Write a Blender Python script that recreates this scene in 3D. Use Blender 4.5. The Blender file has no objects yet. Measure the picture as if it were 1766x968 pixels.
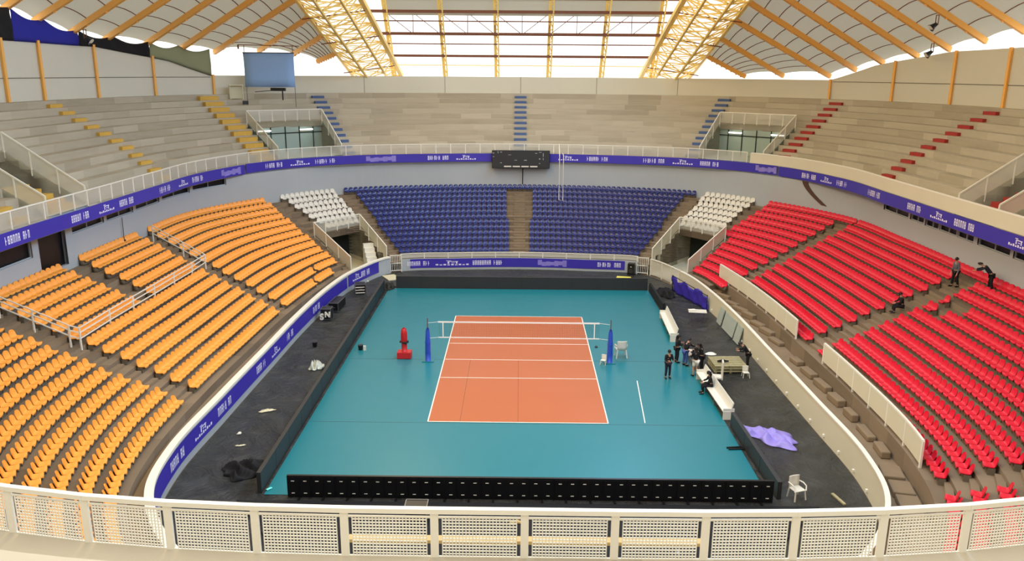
import bpy, math, random
from mathutils import Vector, Matrix
random.seed(7)
C = bpy.context.scene.collection
sc = bpy.context.scene
PI = math.pi
# ---------------------------------------------------------------- camera
CAMP = (-0.0388, -46.1155, 16.9563); YAW, PITCH, ROLL, FPX = -0.00833, 0.25335, 0.0075, 1388.3
fw = Vector((math.sin(YAW)*math.cos(PITCH), math.cos(YAW)*math.cos(PITCH), -math.sin(PITCH)))
rt = fw.cross(Vector((0, 0, 1))).normalized(); up = rt.cross(fw)
r2 = rt*math.cos(ROLL)+up*math.sin(ROLL); u2 = -rt*math.sin(ROLL)+up*math.cos(ROLL)
cam = bpy.data.objects.new('camera', bpy.data.cameras.new('camera')); C.objects.link(cam)
cam.matrix_world = Matrix(((r2.x, u2.x, -fw.x, CAMP[0]), (r2.y, u2.y, -fw.y, CAMP[1]), (r2.z, u2.z, -fw.z, CAMP[2]), (0, 0, 0, 1)))
cam.data.sensor_width = 36; cam.data.lens = FPX/1766*36; cam.data.clip_start = .1; cam.data.clip_end = 800
sc.camera = cam
# ---------------------------------------------------------------- light
w = bpy.data.worlds.new('world'); sc.world = w; w.use_nodes = True
w.node_tree.nodes['Background'].inputs[0].default_value = (1, .985, .95, 1)
w.node_tree.nodes['Background'].inputs[1].default_value = 1.7
def area(name, loc, rot, sx, sy, power, col):
    l = bpy.data.lights.new(name, 'AREA'); l.shape = 'RECTANGLE'; l.size = sx; l.size_y = sy; l.energy = power; l.color = col
    o = bpy.data.objects.new(name, l); C.objects.link(o); o.location = loc; o.rotation_euler = rot; return o
R_ = math.radians
area('skylight_daylight', (0, -2, 29.5), (0, 0, 0), 24, 60, 5500, (1, .96, .9))
area('warm_fill_red_side', (-9, 0, 28.5), (0, R_(-52), 0), 9, 56, 12500, (1, .76, .46))  # added fill lamp that warms the red stand side, no real source
area('cool_fill_orange_side', (9, 0, 28.5), (0, R_(52), 0), 9, 56, 19000, (.42, .64, 1))  # added fill lamp that tints the orange stand side blue, no real source
sc.view_settings.view_transform = 'Standard'; sc.view_settings.look = 'None'
sc.view_settings.gamma = 1; sc.view_settings.use_curve_mapping = False
sc.view_settings.exposure = 0.0
cy = sc.cycles
cy.max_bounces = 6; cy.diffuse_bounces = 3; cy.glossy_bounces = 2; cy.transmission_bounces = 3; cy.transparent_max_bounces = 12
cy.use_denoising = True; cy.sample_clamp_indirect = 6
# ---------------------------------------------------------------- materials
def lin(c): return tuple((x/255/12.92 if x/255 <= .04045 else ((x/255+.055)/1.055)**2.4) for x in c)
MATS = {}
def mat(name, rgb, rough=.6, metal=0, noise=0, nscale=3.0, spec=.5, emit=0, sheen=0):
    if name in MATS: return MATS[name]
    m = bpy.data.materials.new(name); m.use_nodes = True; nt = m.node_tree; b = nt.nodes['Principled BSDF']
    c = lin(rgb); b.inputs['Base Color'].default_value = (*c, 1); b.inputs['Roughness'].default_value = rough
    b.inputs['Metallic'].default_value = metal; b.inputs['Specular IOR Level'].default_value = spec
    if emit: b.inputs['Emission Color'].default_value = (*c, 1); b.inputs['Emission Strength'].default_value = emit
    if noise:
        tc = nt.nodes.new('ShaderNodeTexCoord'); n = nt.nodes.new('ShaderNodeTexNoise'); n.inputs['Scale'].default_value = nscale; n.inputs['Detail'].default_value = 5
        mp = nt.nodes.new('ShaderNodeMapRange'); mp.inputs[3].default_value = 1-noise; mp.inputs[4].default_value = 1+noise
        mx = nt.nodes.new('ShaderNodeVectorMath'); mx.operation = 'SCALE'; mx.inputs[0].default_value = c
        nt.links.new(tc.outputs['Object'], n.inputs['Vector']); nt.links.new(n.outputs['Fac'], mp.inputs[0])
        nt.links.new(mp.outputs[0], mx.inputs['Scale']); nt.links.new(mx.outputs[0], b.inputs['Base Color'])
    MATS[name] = m; return m
def M(n): return MATS[n]
mat('white_paint', (240, 235, 218), .45, noise=.04); mat('cream_panel', (220, 212, 184), .55, noise=.05, nscale=.6)
mat('concrete', (138, 118, 92), .85, noise=.22, nscale=1.3); mat('dark_concrete', (112, 99, 80), .9, noise=.2, nscale=2)
mat('wall_paint', (177, 181, 180), .6, noise=.04, nscale=.3); mat('pale_wall', (218, 213, 192), .7, noise=.04, nscale=.3)
mat('orange_plastic', (255, 168, 66), .38); mat('red_plastic', (222, 28, 54), .3); mat('blue_plastic', (34, 43, 108), .22); mat('white_plastic', (226, 220, 204), .4)
mat('orange_steel', (250, 182, 84), .5); mat('yellow_steel', (255, 222, 130), .5); mat('rust_steel', (120, 70, 40), .6)
mat('black_plastic', (16, 16, 18), .35); mat('dark_board', (44, 44, 43), .5, noise=.1, nscale=.5); mat('black_cloth', (12, 12, 16), .85); mat('black_glass', (9, 9, 11), .35)
mat('banner_purple', (62, 50, 168), .45, noise=.12, nscale=.25); mat('banner_ink', (236, 232, 250), .6); mat('banner_photo', (140, 128, 205), .6, noise=.35, nscale=1.6)
mat('screen_blue', (150, 184, 226), .7); mat('court_orange', (184, 96, 50), .3, noise=.05, nscale=.3); mat('line_white', (240, 232, 215), .5)
mat('net_tape', (250, 248, 240), .6); mat('pad_blue', (36, 78, 186), .4); mat('pad_red', (196, 30, 34), .45); mat('wood', (196, 168, 110), .7, noise=.15)
mat('skin', (190, 140, 112), .55); mat('dark_hair', (24, 18, 16), .6); mat('dark_denim', (30, 32, 42), .9); mat('blue_denim', (62, 84, 140), .9); mat('grey_cloth', (96, 98, 104), .9)
mat('yellow_step', (214, 170, 72), .7, noise=.1); mat('blue_step', (74, 96, 138), .7, noise=.1); mat('red_step', (166, 48, 40), .7, noise=.1)
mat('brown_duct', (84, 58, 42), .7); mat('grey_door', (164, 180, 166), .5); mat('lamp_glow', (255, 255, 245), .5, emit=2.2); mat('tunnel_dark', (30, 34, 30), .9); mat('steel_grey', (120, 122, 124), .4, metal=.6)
mat('yellow_card', (236, 224, 92), .7); mat('pale_board', (214, 206, 170), .7); mat('lilac_cloth', (150, 134, 212), .4, noise=.2, nscale=2); mat('wrap_plastic', (196, 200, 186), .25, noise=.3, nscale=9)
mat('grey_panel', (168, 176, 162), .5, noise=.08); mat('pallet_wood', (168, 158, 118), .8, noise=.3, nscale=6); mat('pale_turquoise', (120, 235, 220), .5)
def node_mat(name):
    m = bpy.data.materials.new(name); m.use_nodes = True; MATS[name] = m; return m, m.node_tree, m.node_tree.nodes['Principled BSDF']
# teal sports mat
m, nt, b = node_mat('teal_mat'); b.inputs['Base Color'].default_value = (*lin((22, 117, 127)), 1); b.inputs['Roughness'].default_value = .3
n = nt.nodes.new('ShaderNodeTexNoise'); n.inputs['Scale'].default_value = .9; n.inputs['Detail'].default_value = 3
tc = nt.nodes.new('ShaderNodeTexCoord'); mr = nt.nodes.new('ShaderNodeMapRange'); mr.inputs[3].default_value = .26; mr.inputs[4].default_value = .38
nt.links.new(tc.outputs['Object'], n.inputs['Vector']); nt.links.new(n.outputs['Fac'], mr.inputs[0]); nt.links.new(mr.outputs[0], b.inputs['Roughness'])
# wrinkled black sheet
m, nt, b = node_mat('black_sheet'); b.inputs['Roughness'].default_value = .36
tc = nt.nodes.new('ShaderNodeTexCoord')
n1 = nt.nodes.new('ShaderNodeTexNoise'); n1.inputs['Scale'].default_value = .55; n1.inputs['Detail'].default_value = 9; n1.inputs['Roughness'].default_value = .62; n1.inputs['Distortion'].default_value = 1.4
n2 = nt.nodes.new('ShaderNodeTexNoise'); n2.noise_type = 'RIDGED_MULTIFRACTAL'; n2.inputs['Scale'].default_value = .42; n2.inputs['Detail'].default_value = 7; n2.inputs['Roughness'].default_value = .5; n2.inputs['Distortion'].default_value = .9
nt.links.new(tc.outputs['Object'], n1.inputs['Vector']); nt.links.new(tc.outputs['Object'], n2.inputs['Vector'])
cr_ = nt.nodes.new('ShaderNodeMixRGB'); cr_.inputs[1].default_value = (*lin((24, 25, 23)), 1); cr_.inputs[2].default_value = (*lin((66, 67, 62)), 1)
nt.links.new(n1.outputs['Fac'], cr_.inputs[0]); nt.links.new(cr_.outputs[0], b.inputs['Base Color'])
ad = nt.nodes.new('ShaderNodeMath'); ad.operation = 'MULTIPLY_ADD'; ad.inputs[1].default_value = .55
nt.links.new(n2.outputs['Fac'], ad.inputs[0]); nt.links.new(n1.outputs['Fac'], ad.inputs[2])
bp = nt.nodes.new('ShaderNodeBump'); bp.inputs['Strength'].default_value = 1; bp.inputs['Distance'].default_value = .7
nt.links.new(ad.outputs[0], bp.inputs['Height']); nt.links.new(bp.outputs[0], b.inputs['Normal'])
# stone / plank terraces: a random tone for every slab, from the mesh UV (metres along the row, row number)
def slab_mat(name, c1, c2, length, rough=.85):
    m, nt, b = node_mat(name); b.inputs['Roughness'].default_value = rough
    uv = nt.nodes.new('ShaderNodeUVMap'); sp = nt.nodes.new('ShaderNodeSeparateXYZ'); nt.links.new(uv.outputs[0], sp.inputs[0])
    fl = nt.nodes.new('ShaderNodeMath'); fl.operation = 'FLOOR'; nt.links.new(sp.outputs[1], fl.inputs[0])
    w1 = nt.nodes.new('ShaderNodeTexWhiteNoise'); w1.noise_dimensions = '1D'; nt.links.new(fl.outputs[0], w1.inputs['W'])
    a = nt.nodes.new('ShaderNodeMath'); a.operation = 'MULTIPLY_ADD'; a.inputs[1].default_value = 9.0; nt.links.new(w1.outputs[0], a.inputs[0]); nt.links.new(sp.outputs[0], a.inputs[2])
    d = nt.nodes.new('ShaderNodeMath'); d.operation = 'DIVIDE'; d.inputs[1].default_value = length; nt.links.new(a.outputs[0], d.inputs[0])
    f2 = nt.nodes.new('ShaderNodeMath'); f2.operation = 'FLOOR'; nt.links.new(d.outputs[0], f2.inputs[0])
    cb = nt.nodes.new('ShaderNodeCombineXYZ'); nt.links.new(f2.outputs[0], cb.inputs[0]); nt.links.new(fl.outputs[0], cb.inputs[1])
    w2 = nt.nodes.new('ShaderNodeTexWhiteNoise'); w2.noise_dimensions = '2D'; nt.links.new(cb.outputs[0], w2.inputs['Vector'])
    tc = nt.nodes.new('ShaderNodeTexCoord'); mp = nt.nodes.new('ShaderNodeMapping'); mp.inputs['Scale'].default_value = (.5, .5, 5)
    n = nt.nodes.new('ShaderNodeTexNoise'); n.inputs['Scale'].default_value = .8; n.inputs['Detail'].default_value = 6
    nt.links.new(tc.outputs['Object'], mp.inputs[0]); nt.links.new(mp.outputs[0], n.inputs['Vector'])
    mm = nt.nodes.new('ShaderNodeMath'); mm.operation = 'MULTIPLY_ADD'; mm.inputs[1].default_value = .55; nt.links.new(w2.outputs[0], mm.inputs[0])
    m3 = nt.nodes.new('ShaderNodeMath'); m3.operation = 'MULTIPLY'; m3.inputs[1].default_value = .45; nt.links.new(n.outputs['Fac'], m3.inputs[0]); nt.links.new(m3.outputs[0], mm.inputs[2])
    mx = nt.nodes.new('ShaderNodeMixRGB'); mx.inputs[1].default_value = (*lin(c1), 1); mx.inputs[2].default_value = (*lin(c2), 1)
    nt.links.new(mm.outputs[0], mx.inputs[0]); nt.links.new(mx.outputs[0], b.inputs['Base Color'])
slab_mat('upper_planks', (160, 148, 124), (204, 192, 168), 3.1)
slab_mat('lower_slabs', (108, 92, 72), (150, 130, 104), 2.4)
# perforated sheet: holes cut by the UV grid
def perf_mat(name, pitch, hole, rgb):
    m, nt, b = node_mat(name); b.inputs['Base Color'].default_value = (*lin(rgb), 1); b.inputs['Roughness'].default_value = .5
    uv = nt.nodes.new('ShaderNodeUVMap'); sp = nt.nodes.new('ShaderNodeSeparateXYZ'); nt.links.new(uv.outputs[0], sp.inputs[0]); outs = []
    for k in (0, 1):
        d = nt.nodes.new('ShaderNodeMath'); d.operation = 'DIVIDE'; d.inputs[1].default_value = pitch; nt.links.new(sp.outputs[k], d.inputs[0])
        f = nt.nodes.new('ShaderNodeMath'); f.operation = 'FRACT'; nt.links.new(d.outputs[0], f.inputs[0])
        l = nt.nodes.new('ShaderNodeMath'); l.operation = 'LESS_THAN'; l.inputs[1].default_value = hole; nt.links.new(f.outputs[0], l.inputs[0]); outs.append(l)
    mu = nt.nodes.new('ShaderNodeMath'); mu.operation = 'MULTIPLY'; nt.links.new(outs[0].outputs[0], mu.inputs[0]); nt.links.new(outs[1].outputs[0], mu.inputs[1])
    s = nt.nodes.new('ShaderNodeMath'); s.operation = 'SUBTRACT'; s.inputs[0].default_value = 1; nt.links.new(mu.outputs[0], s.inputs[1]); nt.links.new(s.outputs[0], b.inputs['Alpha'])
perf_mat('net_mesh', .1, .95, (60, 56, 52))
for nm_, al_ in (('perforated_sheet', .42), ('fine_perforated', .72)): mat(nm_, (222, 218, 200), .5); M(nm_).node_tree.nodes['Principled BSDF'].inputs['Alpha'].default_value = al_   # fine wire mesh, too fine to resolve
def fabric(name, rgb, trans, mixf):
    m = bpy.data.materials.new(name); m.use_nodes = True; nt = m.node_tree; nt.nodes.remove(nt.nodes['Principled BSDF']); out = nt.nodes['Material Output']
    d = nt.nodes.new('ShaderNodeBsdfDiffuse'); t = nt.nodes.new('ShaderNodeBsdfTranslucent'); mx = nt.nodes.new('ShaderNodeMixShader'); mx.inputs[0].default_value = mixf
    d.inputs[0].default_value = (*lin(rgb), 1); t.inputs[0].default_value = (*lin(trans), 1)
    nt.links.new(d.outputs[0], mx.inputs[1]); nt.links.new(t.outputs[0], mx.inputs[2]); nt.links.new(mx.outputs[0], out.inputs[0]); MATS[name] = m
fabric('roof_fabric', (196, 190, 170), (176, 174, 160), .36); fabric('grey_mesh_cloth', (128, 130, 114), (176, 178, 156), .65); fabric('purple_cloth', (76, 76, 160), (96, 98, 186), .55)
# ---------------------------------------------------------------- mesh helper
class MB:
    def __init__(s): s.v = []; s.f = []; s.m = []; s.uv = {}
    def quad(s, a, b, c, d, mi=0, uv=None):
        i = len(s.v); s.v += [tuple(a), tuple(b), tuple(c), tuple(d)]; s.f.append((i, i+1, i+2, i+3)); s.m.append(mi)
        if uv: s.uv[len(s.f)-1] = uv
    def box(s, c, size, rz=0, mi=0, M4=None):
        x, y, z = (k/2 for k in size); ca, sa = math.cos(rz), math.sin(rz); i = len(s.v)
        for dx, dy, dz in ((-x, -y, -z), (x, -y, -z), (x, y, -z), (-x, y, -z), (-x, -y, z), (x, -y, z), (x, y, z), (-x, y, z)):
            p = Vector((dx*ca-dy*sa+c[0], dx*sa+dy*ca+c[1], dz+c[2]))
            if M4: p = M4 @ p
            s.v.append(tuple(p))
        for f in ((0, 3, 2, 1), (4, 5, 6, 7), (0, 1, 5, 4), (1, 2, 6, 5), (2, 3, 7, 6), (3, 0, 4, 7)): s.f.append(tuple(i+k for k in f)); s.m.append(mi)
    def bar(s, a, b, w, h=None, mi=0, upv=(0, 0, 1)):
        a, b = Vector(a), Vector(b); h = h or w; d = (b-a)
        if d.length < 1e-6: return
        d.normalize(); u = Vector(upv)
        if abs(d.dot(u)) > .98: u = Vector((0, 1, 0))
        r = d.cross(u).normalized()*w/2; u = r.cross(d).normalized()*h/2; i = len(s.v)
        for p in (a, b):
            for k, l in ((-1, -1), (1, -1), (1, 1), (-1, 1)): s.v.append(tuple(p+r*k+u*l))
        for f in ((0, 3, 2, 1), (4, 5, 6, 7), (0, 1, 5, 4), (1, 2, 6, 5), (2, 3, 7, 6), (3, 0, 4, 7)): s.f.append(tuple(i+k for k in f)); s.m.append(mi)
    def tube(s, pts, r, n=8, mi=0, caps=True):
        pts = [Vector(p) for p in pts]; rs = r if isinstance(r, (list, tuple)) else [r]*len(pts); base = len(s.v)
        for j, p in enumerate(pts):
            d = (pts[min(j+1, len(pts)-1)]-pts[max(j-1, 0)]).normalized(); u = Vector((0, 0, 1)) if abs(d.z) < .95 else Vector((0, 1, 0))
            x = d.cross(u).normalized(); y = x.cross(d)
            for k in range(n): a = 2*PI*k/n; s.v.append(tuple(p+(x*math.cos(a)+y*math.sin(a))*rs[j]))
        for j in range(len(pts)-1):
            for k in range(n): s.f.append((base+j*n+k, base+j*n+(k+1) % n, base+(j+1)*n+(k+1) % n, base+(j+1)*n+k)); s.m.append(mi)
        if caps: s.f += [tuple(base+k for k in range(n)), tuple(base+(len(pts)-1)*n+k for k in reversed(range(n)))]; s.m += [mi, mi]
    def grid(s, rows, mi=0, uvs=None, close=False):
        nc = len(rows[0]); base = len(s.v)
        for r in rows: s.v += [tuple(p) for p in r]
        for i in range(len(rows)-1):
            for j in range(nc-1):
                s.f.append((base+i*nc+j, base+i*nc+j+1, base+(i+1)*nc+j+1, base+(i+1)*nc+j)); s.m.append(mi)
                if uvs: s.uv[len(s.f)-1] = (uvs[i][j], uvs[i][j+1], uvs[i+1][j+1], uvs[i+1][j])
    def build(s, name, mats, parent=None, smooth=False, bevel=0, loc=None, rz=0, label=None):
        me = bpy.data.meshes.new(name); me.from_pydata(s.v, [], s.f)
        for mm in (mats if isinstance(mats, (list, tuple)) else [mats]): me.materials.append(MATS[mm])
        me.polygons.foreach_set('material_index', s.m)
        if s.uv:
            l = me.uv_layers.new(name='UVMap').data
            for fi, u in s.uv.items():
                for k, li in enumerate(me.polygons[fi].loop_indices): l[li].uv = u[k]
        if smooth: me.polygons.foreach_set('use_smooth', [True]*len(me.polygons))
        me.update(); o = bpy.data.objects.new(name, me); C.objects.link(o)
        if loc: o.location = loc
        o.rotation_euler[2] = rz
        if parent: o.parent = parent
        if bevel:
            bm_ = o.modifiers.new('bevel', 'BEVEL'); bm_.width = bevel; bm_.segments = 2; bm_.limit_method = 'ANGLE'
        if label: o['label'] = label
        return o
def tag(o, label=None, cat=None, group=None, kind=None):
    if label: o['label'] = label
    if cat: o['category'] = cat
    if group: o['group'] = group
    if kind: o['kind'] = kind
    return o
def empty(name, loc=(0, 0, 0), rz=0, **k):
    o = bpy.data.objects.new(name, None); C.objects.link(o); o.location = loc; o.rotation_euler[2] = rz; o.empty_display_size = .2; return tag(o, **k)
def copy_tree(o, parent=None):
    c = o.copy(); C.objects.link(c); c.parent = parent
    for ch in list(o.children): copy_tree(ch, c)
    return c
def struct(o): o['kind'] = 'structure'; return o
# ---------------------------------------------------------------- bowl contours
TAB = {
 'B': [(0,-25.4),(6,-25),(10.5,-23.2),(13.6,-19.3),(14.6,-15),(14.6,-9),(14.5,-2),(14.4,5),(14.0,11.5),(13.1,16.8),(10.7,21.9),(5.5,23.0),(0,23.4)],
 'I': [(0,-26.3),(6.5,-25.9),(11,-24.3),(14.3,-19.9),(15.5,-15.2),(15.8,-8.6),(15.7,-1.5),(15.5,5),(14.9,11.2),(14.0,16.6),(11.0,22.3),(5.8,23.4),(0,23.8)],
 'O': [(0,-36.6),(9.5,-35.6),(17.5,-32.3),(22.8,-26),(25.9,-17.5),(26.6,-8),(26.7,0),(26.7,9),(26.3,17),(22.9,24.4),(17.4,30.8),(9,33.7),(0,34.6)],
 'R': [(0,-34.4),(8.4,-33.9),(16.3,-31.0),(22,-26),(25,-18),(25.4,-8),(25.4,0),(25.4,9),(25.2,17),(22.6,25.2),(16.5,30.9),(8.4,33.5),(0,34.4)],
 'U': [(0,-48.4),(12,-47),(22.5,-41.5),(30,-32.5),(34,-22),(35.2,-9),(35.2,1),(35.2,10),(34.3,20.5),(30.5,31),(22,39.5),(11,43.4),(0,44.6)]}
def P(name, s):
    sg = -1 if s < 0 else 1; i0 = 12-abs(s); i = min(max(int(math.floor(i0)), 0), 11); t = i0-i; T = TAB[name]
    def g(k):
        if k < 0: return Vector((-T[-k][0], T[-k][1]))
        if k > 12: return Vector((-T[24-k][0], T[24-k][1]))
        return Vector(T[k])
    a, b, c, d = g(i-1), g(i), g(i+1), g(i+2)
    q = .5*((2*b)+(c-a)*t+(2*a-5*b+4*c-d)*t*t+(3*b-a-3*c+d)*t**3)
    return Vector((sg*q.x, q.y))
def low(s, t): return P('I', s).lerp(P('O', s), t)      # lower bowl, t across the 13 rows
def upp(s, t): return P('R', s).lerp(P('U', s), t)      # upper tier, t across its 12 rows
def V(p, z): return Vector((p.x, p.y, z))
def outn(fn, s, t=0):                                    # unit vector pointing away from the court
    d = fn(s, min(t+.05, 1))-fn(s, t); return d.normalized()
def srange(a, b, ds=.1):
    n = max(1, int(round(abs(b-a)/ds))); return [a+(b-a)*i/n for i in range(n+1)]
def along(fn, a, b, step=.02):                           # resampled arc: list of (s, length)
    out = []; L = 0; pr = None
    for s in srange(a, b, step):
        q = fn(s)
        if pr is not None: L += (q-pr).length
        out.append((s, L)); pr = q
    return out
def at_len(tab, L):
    for i in range(1, len(tab)):
        if tab[i][1] >= L:
            f = (L-tab[i-1][1])/max(1e-9, tab[i][1]-tab[i-1][1]); return tab[i-1][0]+(tab[i][0]-tab[i-1][0])*f
    return tab[-1][0]
def offP(name, s, d):
    a, b = P(name, s-.02), P(name, s+.02)
    t = (b-a).normalized(); n = Vector((-t.y, t.x)); q = P(name, s)
    if n.dot(Vector((0, 0))-q) > 0: n = -n            # n points outward
    return q+n*d
LZ, LD, NL = 1.2, .35, 13
UZ, UD, NU = 9.2, .5, 12
def lz(k): return LZ+LD*k
def uz(k): return UZ+UD*k
# ---------------------------------------------------------------- structure: terraces
def terrace(name, fn, nrow, zf, spans, mt, zbase, label=None):
    mb = MB()
    zbase0 = zbase
    for (a, b, k0, k1) in spans:                       # s-range and the rows it has
        zbase = zf(6)-.55 if k0 == 6 else zbase0         # open below the slab over a portal
        ss = srange(a, b, .1); tab = {}; L = 0; pr = None
        for s in ss:
            q = fn(s, .5)
            if pr is not None: L += (q-pr).length
            tab[s] = L; pr = q
        for k in range(k0, k1):
            t0, t1 = k/nrow, (k+1)/nrow; zlo = zf(k-1) if k > k0 else zbase
            for i in range(len(ss)-1):
                s, s2 = ss[i], ss[i+1]
                A, B_ = fn(s, t0), fn(s2, t0); D, Cc = fn(s, t1), fn(s2, t1); z = zf(k); u0, u1 = tab[s], tab[s2]
                mb.quad(V(A, zlo), V(B_, zlo), V(B_, z), V(A, z), 0, ((u0, 2*k+.1), (u1, 2*k+.1), (u1, 2*k+.5), (u0, 2*k+.5)))
                mb.quad(V(A, z), V(B_, z), V(Cc, z), V(D, z), 0, ((u0, 2*k+1.1), (u1, 2*k+1.1), (u1, 2*k+1.9), (u0, 2*k+1.9)))
        for s in (a, b):                               # stepped end walls
            for k in range(k0, k1):
                A, D = fn(s, k/nrow), fn(s, (k+1)/nrow)
                mb.quad(V(A, zbase), V(D, zbase), V(D, zf(k)), V(A, zf(k)), 0, ((0, 60), (1, 60), (1, 60.5), (0, 60.5)))
    return struct(mb.build(name, mt))
PL0, PL1 = 2.1, 2.82      # lower corner portals
terrace('floor_lower_terraces', low, NL, lz, [(-PL0, PL0, 0, 13), (-PL1, -PL0, 6, 13), (PL0, PL1, 6, 13), (-11.9, -PL1, 0, 13), (PL1, 3.55, 0, 13), (3.55, 8.9, 1, 13), (8.9, 11.9, 0, 13)], 'lower_slabs', .4)
PU = [(2.05, 2.8), (5.92, 6.42)]
spans = [(-2.05, 2.05, 0, 12)]
for sg in (-1, 1):
    for a, b, k0 in ((2.05, 2.8, 6), (2.8, 5.92, 0), (5.92, 6.42, 6), (6.42, 12, 0)):
        spans.append((min(sg*a, sg*b), max(sg*a, sg*b), k0, 12))
terrace('floor_upper_terraces', upp, NU, uz, spans, 'upper_planks', 9.0)
# slab edge under the balcony and its soffit back to the lower wall
mb = MB()
ss = srange(-12, 12, .1)
for s, s2 in zip(ss, ss[1:]):
    a, b = offP('R', s, .12), offP('R', s2, .12); c, d = offP('O', s, .1), offP('O', s2, .1)
    mb.quad(V(a, 8.2), V(b, 8.2), V(b, 9.2), V(a, 9.2))
    mb.quad(V(a, 8.2), V(b, 8.2), V(d, 8.2), V(c, 8.2))
struct(mb.build('trim_balcony_edge', 'wall_paint'))
# lower ring wall with its dark openings
WIN = [(-7.4, -6.41, 6.9, 7.95), (-6.33, -5.99, 5.75, 8.2), (-5.9, -5.48, 7.4, 8.2), (-5.44, -5.04, 7.4, 8.2), (-4.99, -4.53, 7.45, 8.2), (-4.47, -3.96, 7.5, 8.2), (-3.91, -3.44, 7.6, 8.2),
       (4.55, 5.02, 7.4, 8.2), (5.05, 5.26, 7.4, 8.2), (5.28, 5.47, 7.36, 8.2), (5.48, 5.71, 7.4, 8.2), (5.72, 5.93, 7.4, 8.2), (5.98, 6.38, 7.4, 8.2), (6.42, 6.9, 7.4, 8.2)]
def ringwall(name, cname, a, b, z0, z1, mt, thick=.15, holes=(), off=0, parent=None, zt=None):
    mb = MB(); cuts = sorted(set([round(x, 4) for x in srange(a, b, .1)]+[h[0] for h in holes if a < h[0] < b]+[h[1] for h in holes if a < h[1] < b]))
    for s, s2 in zip(cuts, cuts[1:]):
        mid = (s+s2)/2; h = [q for q in holes if q[0] <= mid <= q[1]]
        A, B_, A2, B2 = offP(cname, s, off), offP(cname, s2, off), offP(cname, s, off+thick), offP(cname, s2, off+thick)
        zs, zs2 = (zt(s), zt(s2)) if zt else (z1, z1)
        segs = [(z0, z0, zs, zs2)] if not h else [(z0, z0, h[0][2], h[0][2]), (h[0][3], h[0][3], zs, zs2)]
        for (p, p2, q, q2) in segs:
            if q-p < .001: continue
            mb.quad(V(A, p), V(B_, p2), V(B_, q2), V(A, q)); mb.quad(V(A2, p), V(A2, q), V(B2, q2), V(B2, p2))
            mb.quad(V(A, q), V(B_, q2), V(B2, q2), V(A2, q)); mb.quad(V(A, p), V(A2, p), V(B2, p2), V(B_, p2))
    return mb.build(name, mt, parent)
WIN.sort()
struct(ringwall('wall_lower_ring', 'O', -12, 12, .2, 8.22, 'wall_paint', .3, WIN))
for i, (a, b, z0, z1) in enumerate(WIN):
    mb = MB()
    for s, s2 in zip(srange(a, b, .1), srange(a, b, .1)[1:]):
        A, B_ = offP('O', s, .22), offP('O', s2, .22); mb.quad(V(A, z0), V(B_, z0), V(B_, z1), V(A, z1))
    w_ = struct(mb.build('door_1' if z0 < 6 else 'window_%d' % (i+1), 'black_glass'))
    if z0 > 6:
        fr = MB(); n_ = 1
        for s in (a, (a+b)/2, b): A = offP('O', s, .12); fr.bar(V(A, z0), V(A, z1), .06, .06)
        for s, s2 in zip(srange(a, b, .1), srange(a, b, .1)[1:]): fr.bar(V(offP('O', s, .12), z0+.03), V(offP('O', s2, .12), z0+.03), .06)
        fr.build('window_frame', 'wall_paint', w_)
# black room behind the openings is closed by this outer shell
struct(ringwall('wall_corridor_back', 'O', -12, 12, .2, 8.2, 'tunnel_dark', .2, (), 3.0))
# upper back wall: low at the blue end, rising on the long sides
def wtop(s):
    a = abs(s)
    if a < 2.82: return 16.45
    pts = [(2.82, 16.45), (3.23, 17.8), (3.45, 18.15), (3.97, 18.8), (4.7, 18.9), (5.5, 18.95), (8, 19), (12, 19)]
    for (x0, y0), (x1, y1) in zip(pts, pts[1:]):
        if a <= x1: return y0+(y1-y0)*(a-x0)/(x1-x0)
    return 19
for nm, a, b in (('wall_far', -2.82, 2.82), ('wall_left', -11.9, -2.82), ('wall_right', 2.82, 11.9)):
    struct(ringwall(nm, 'U', a, b, 14.2, 16, 'pale_wall', .3, (), 0, None, wtop))
# joints: dado line and far wall seams
mb = MB()
for sg in (-1, 1):
    for s, s2 in zip(srange(2.85, 9, .1), srange(2.85, 9, .1)[1:]): mb.bar(V(offP('U', sg*s, -.02), 16.3), V(offP('U', sg*s2, -.02), 16.3), .03, .05)
for s in (-1.5, -.75, 0.0, .75, 1.5): mb.bar(V(offP('U', s, -.01), 14.7), V(offP('U', s, -.01), 16.45), .03, .04)
struct(mb.build('trim_wall_joints', 'dark_concrete'))
for s in (-5, -4.6, -4.0, -3.4, -2.83, 2.83, 3.43, 4.04, 4.62, 5.1, -5.7, 5.8):
    q = offP('U', s, -.14); mb = MB(); mb.bar((0, 0, 0), (0, 0, wtop(s)-14.55), .22, .18, upv=(q.y, -q.x, 0)); o = mb.build('wall_post', 'orange_steel', loc=(q.x, q.y, 14.6))
    tag(o, 'orange steel post standing against the pale upper wall', 'post', 'orange posts against the upper wall')
# floor slab, walkways
mb = MB(); ss = srange(-12, 12, .1)
for s, s2 in zip(ss, ss[1:]):
    a, b = offP('B', s, .1), offP('B', s2, .1); cen = Vector((0, (a.y)*.9)); mb.quad(V(Vector((0, a.y)), -.02), V(Vector((0, b.y)), -.02), V(b, -.02), V(a, -.02))
mb.box((0, 0, -.3), (90, 110, .4)); struct(mb.build('floor', 'concrete'))
mb = MB()
for (a, b, t1, z) in ((-12, -PL1, 0, .75), (PL1, 3.55, 0, .75), (3.55, 8.9, 1/13, .6), (8.9, 12, 0, .75), (-PL0, PL0, 0, .9)):
    ss = srange(a, b, .1)
    for s, s2 in zip(ss, ss[1:]):
        A, B_ = offP('B', s, .05), offP('B', s2, .05); D, E_ = low(s, t1), low(s2, t1)
        mb.quad(V(A, z), V(B_, z), V(E_, z), V(D, z), 0, ((s*3, .1), (s2*3, .1), (s2*3, .9), (s*3, .9)))
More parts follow.
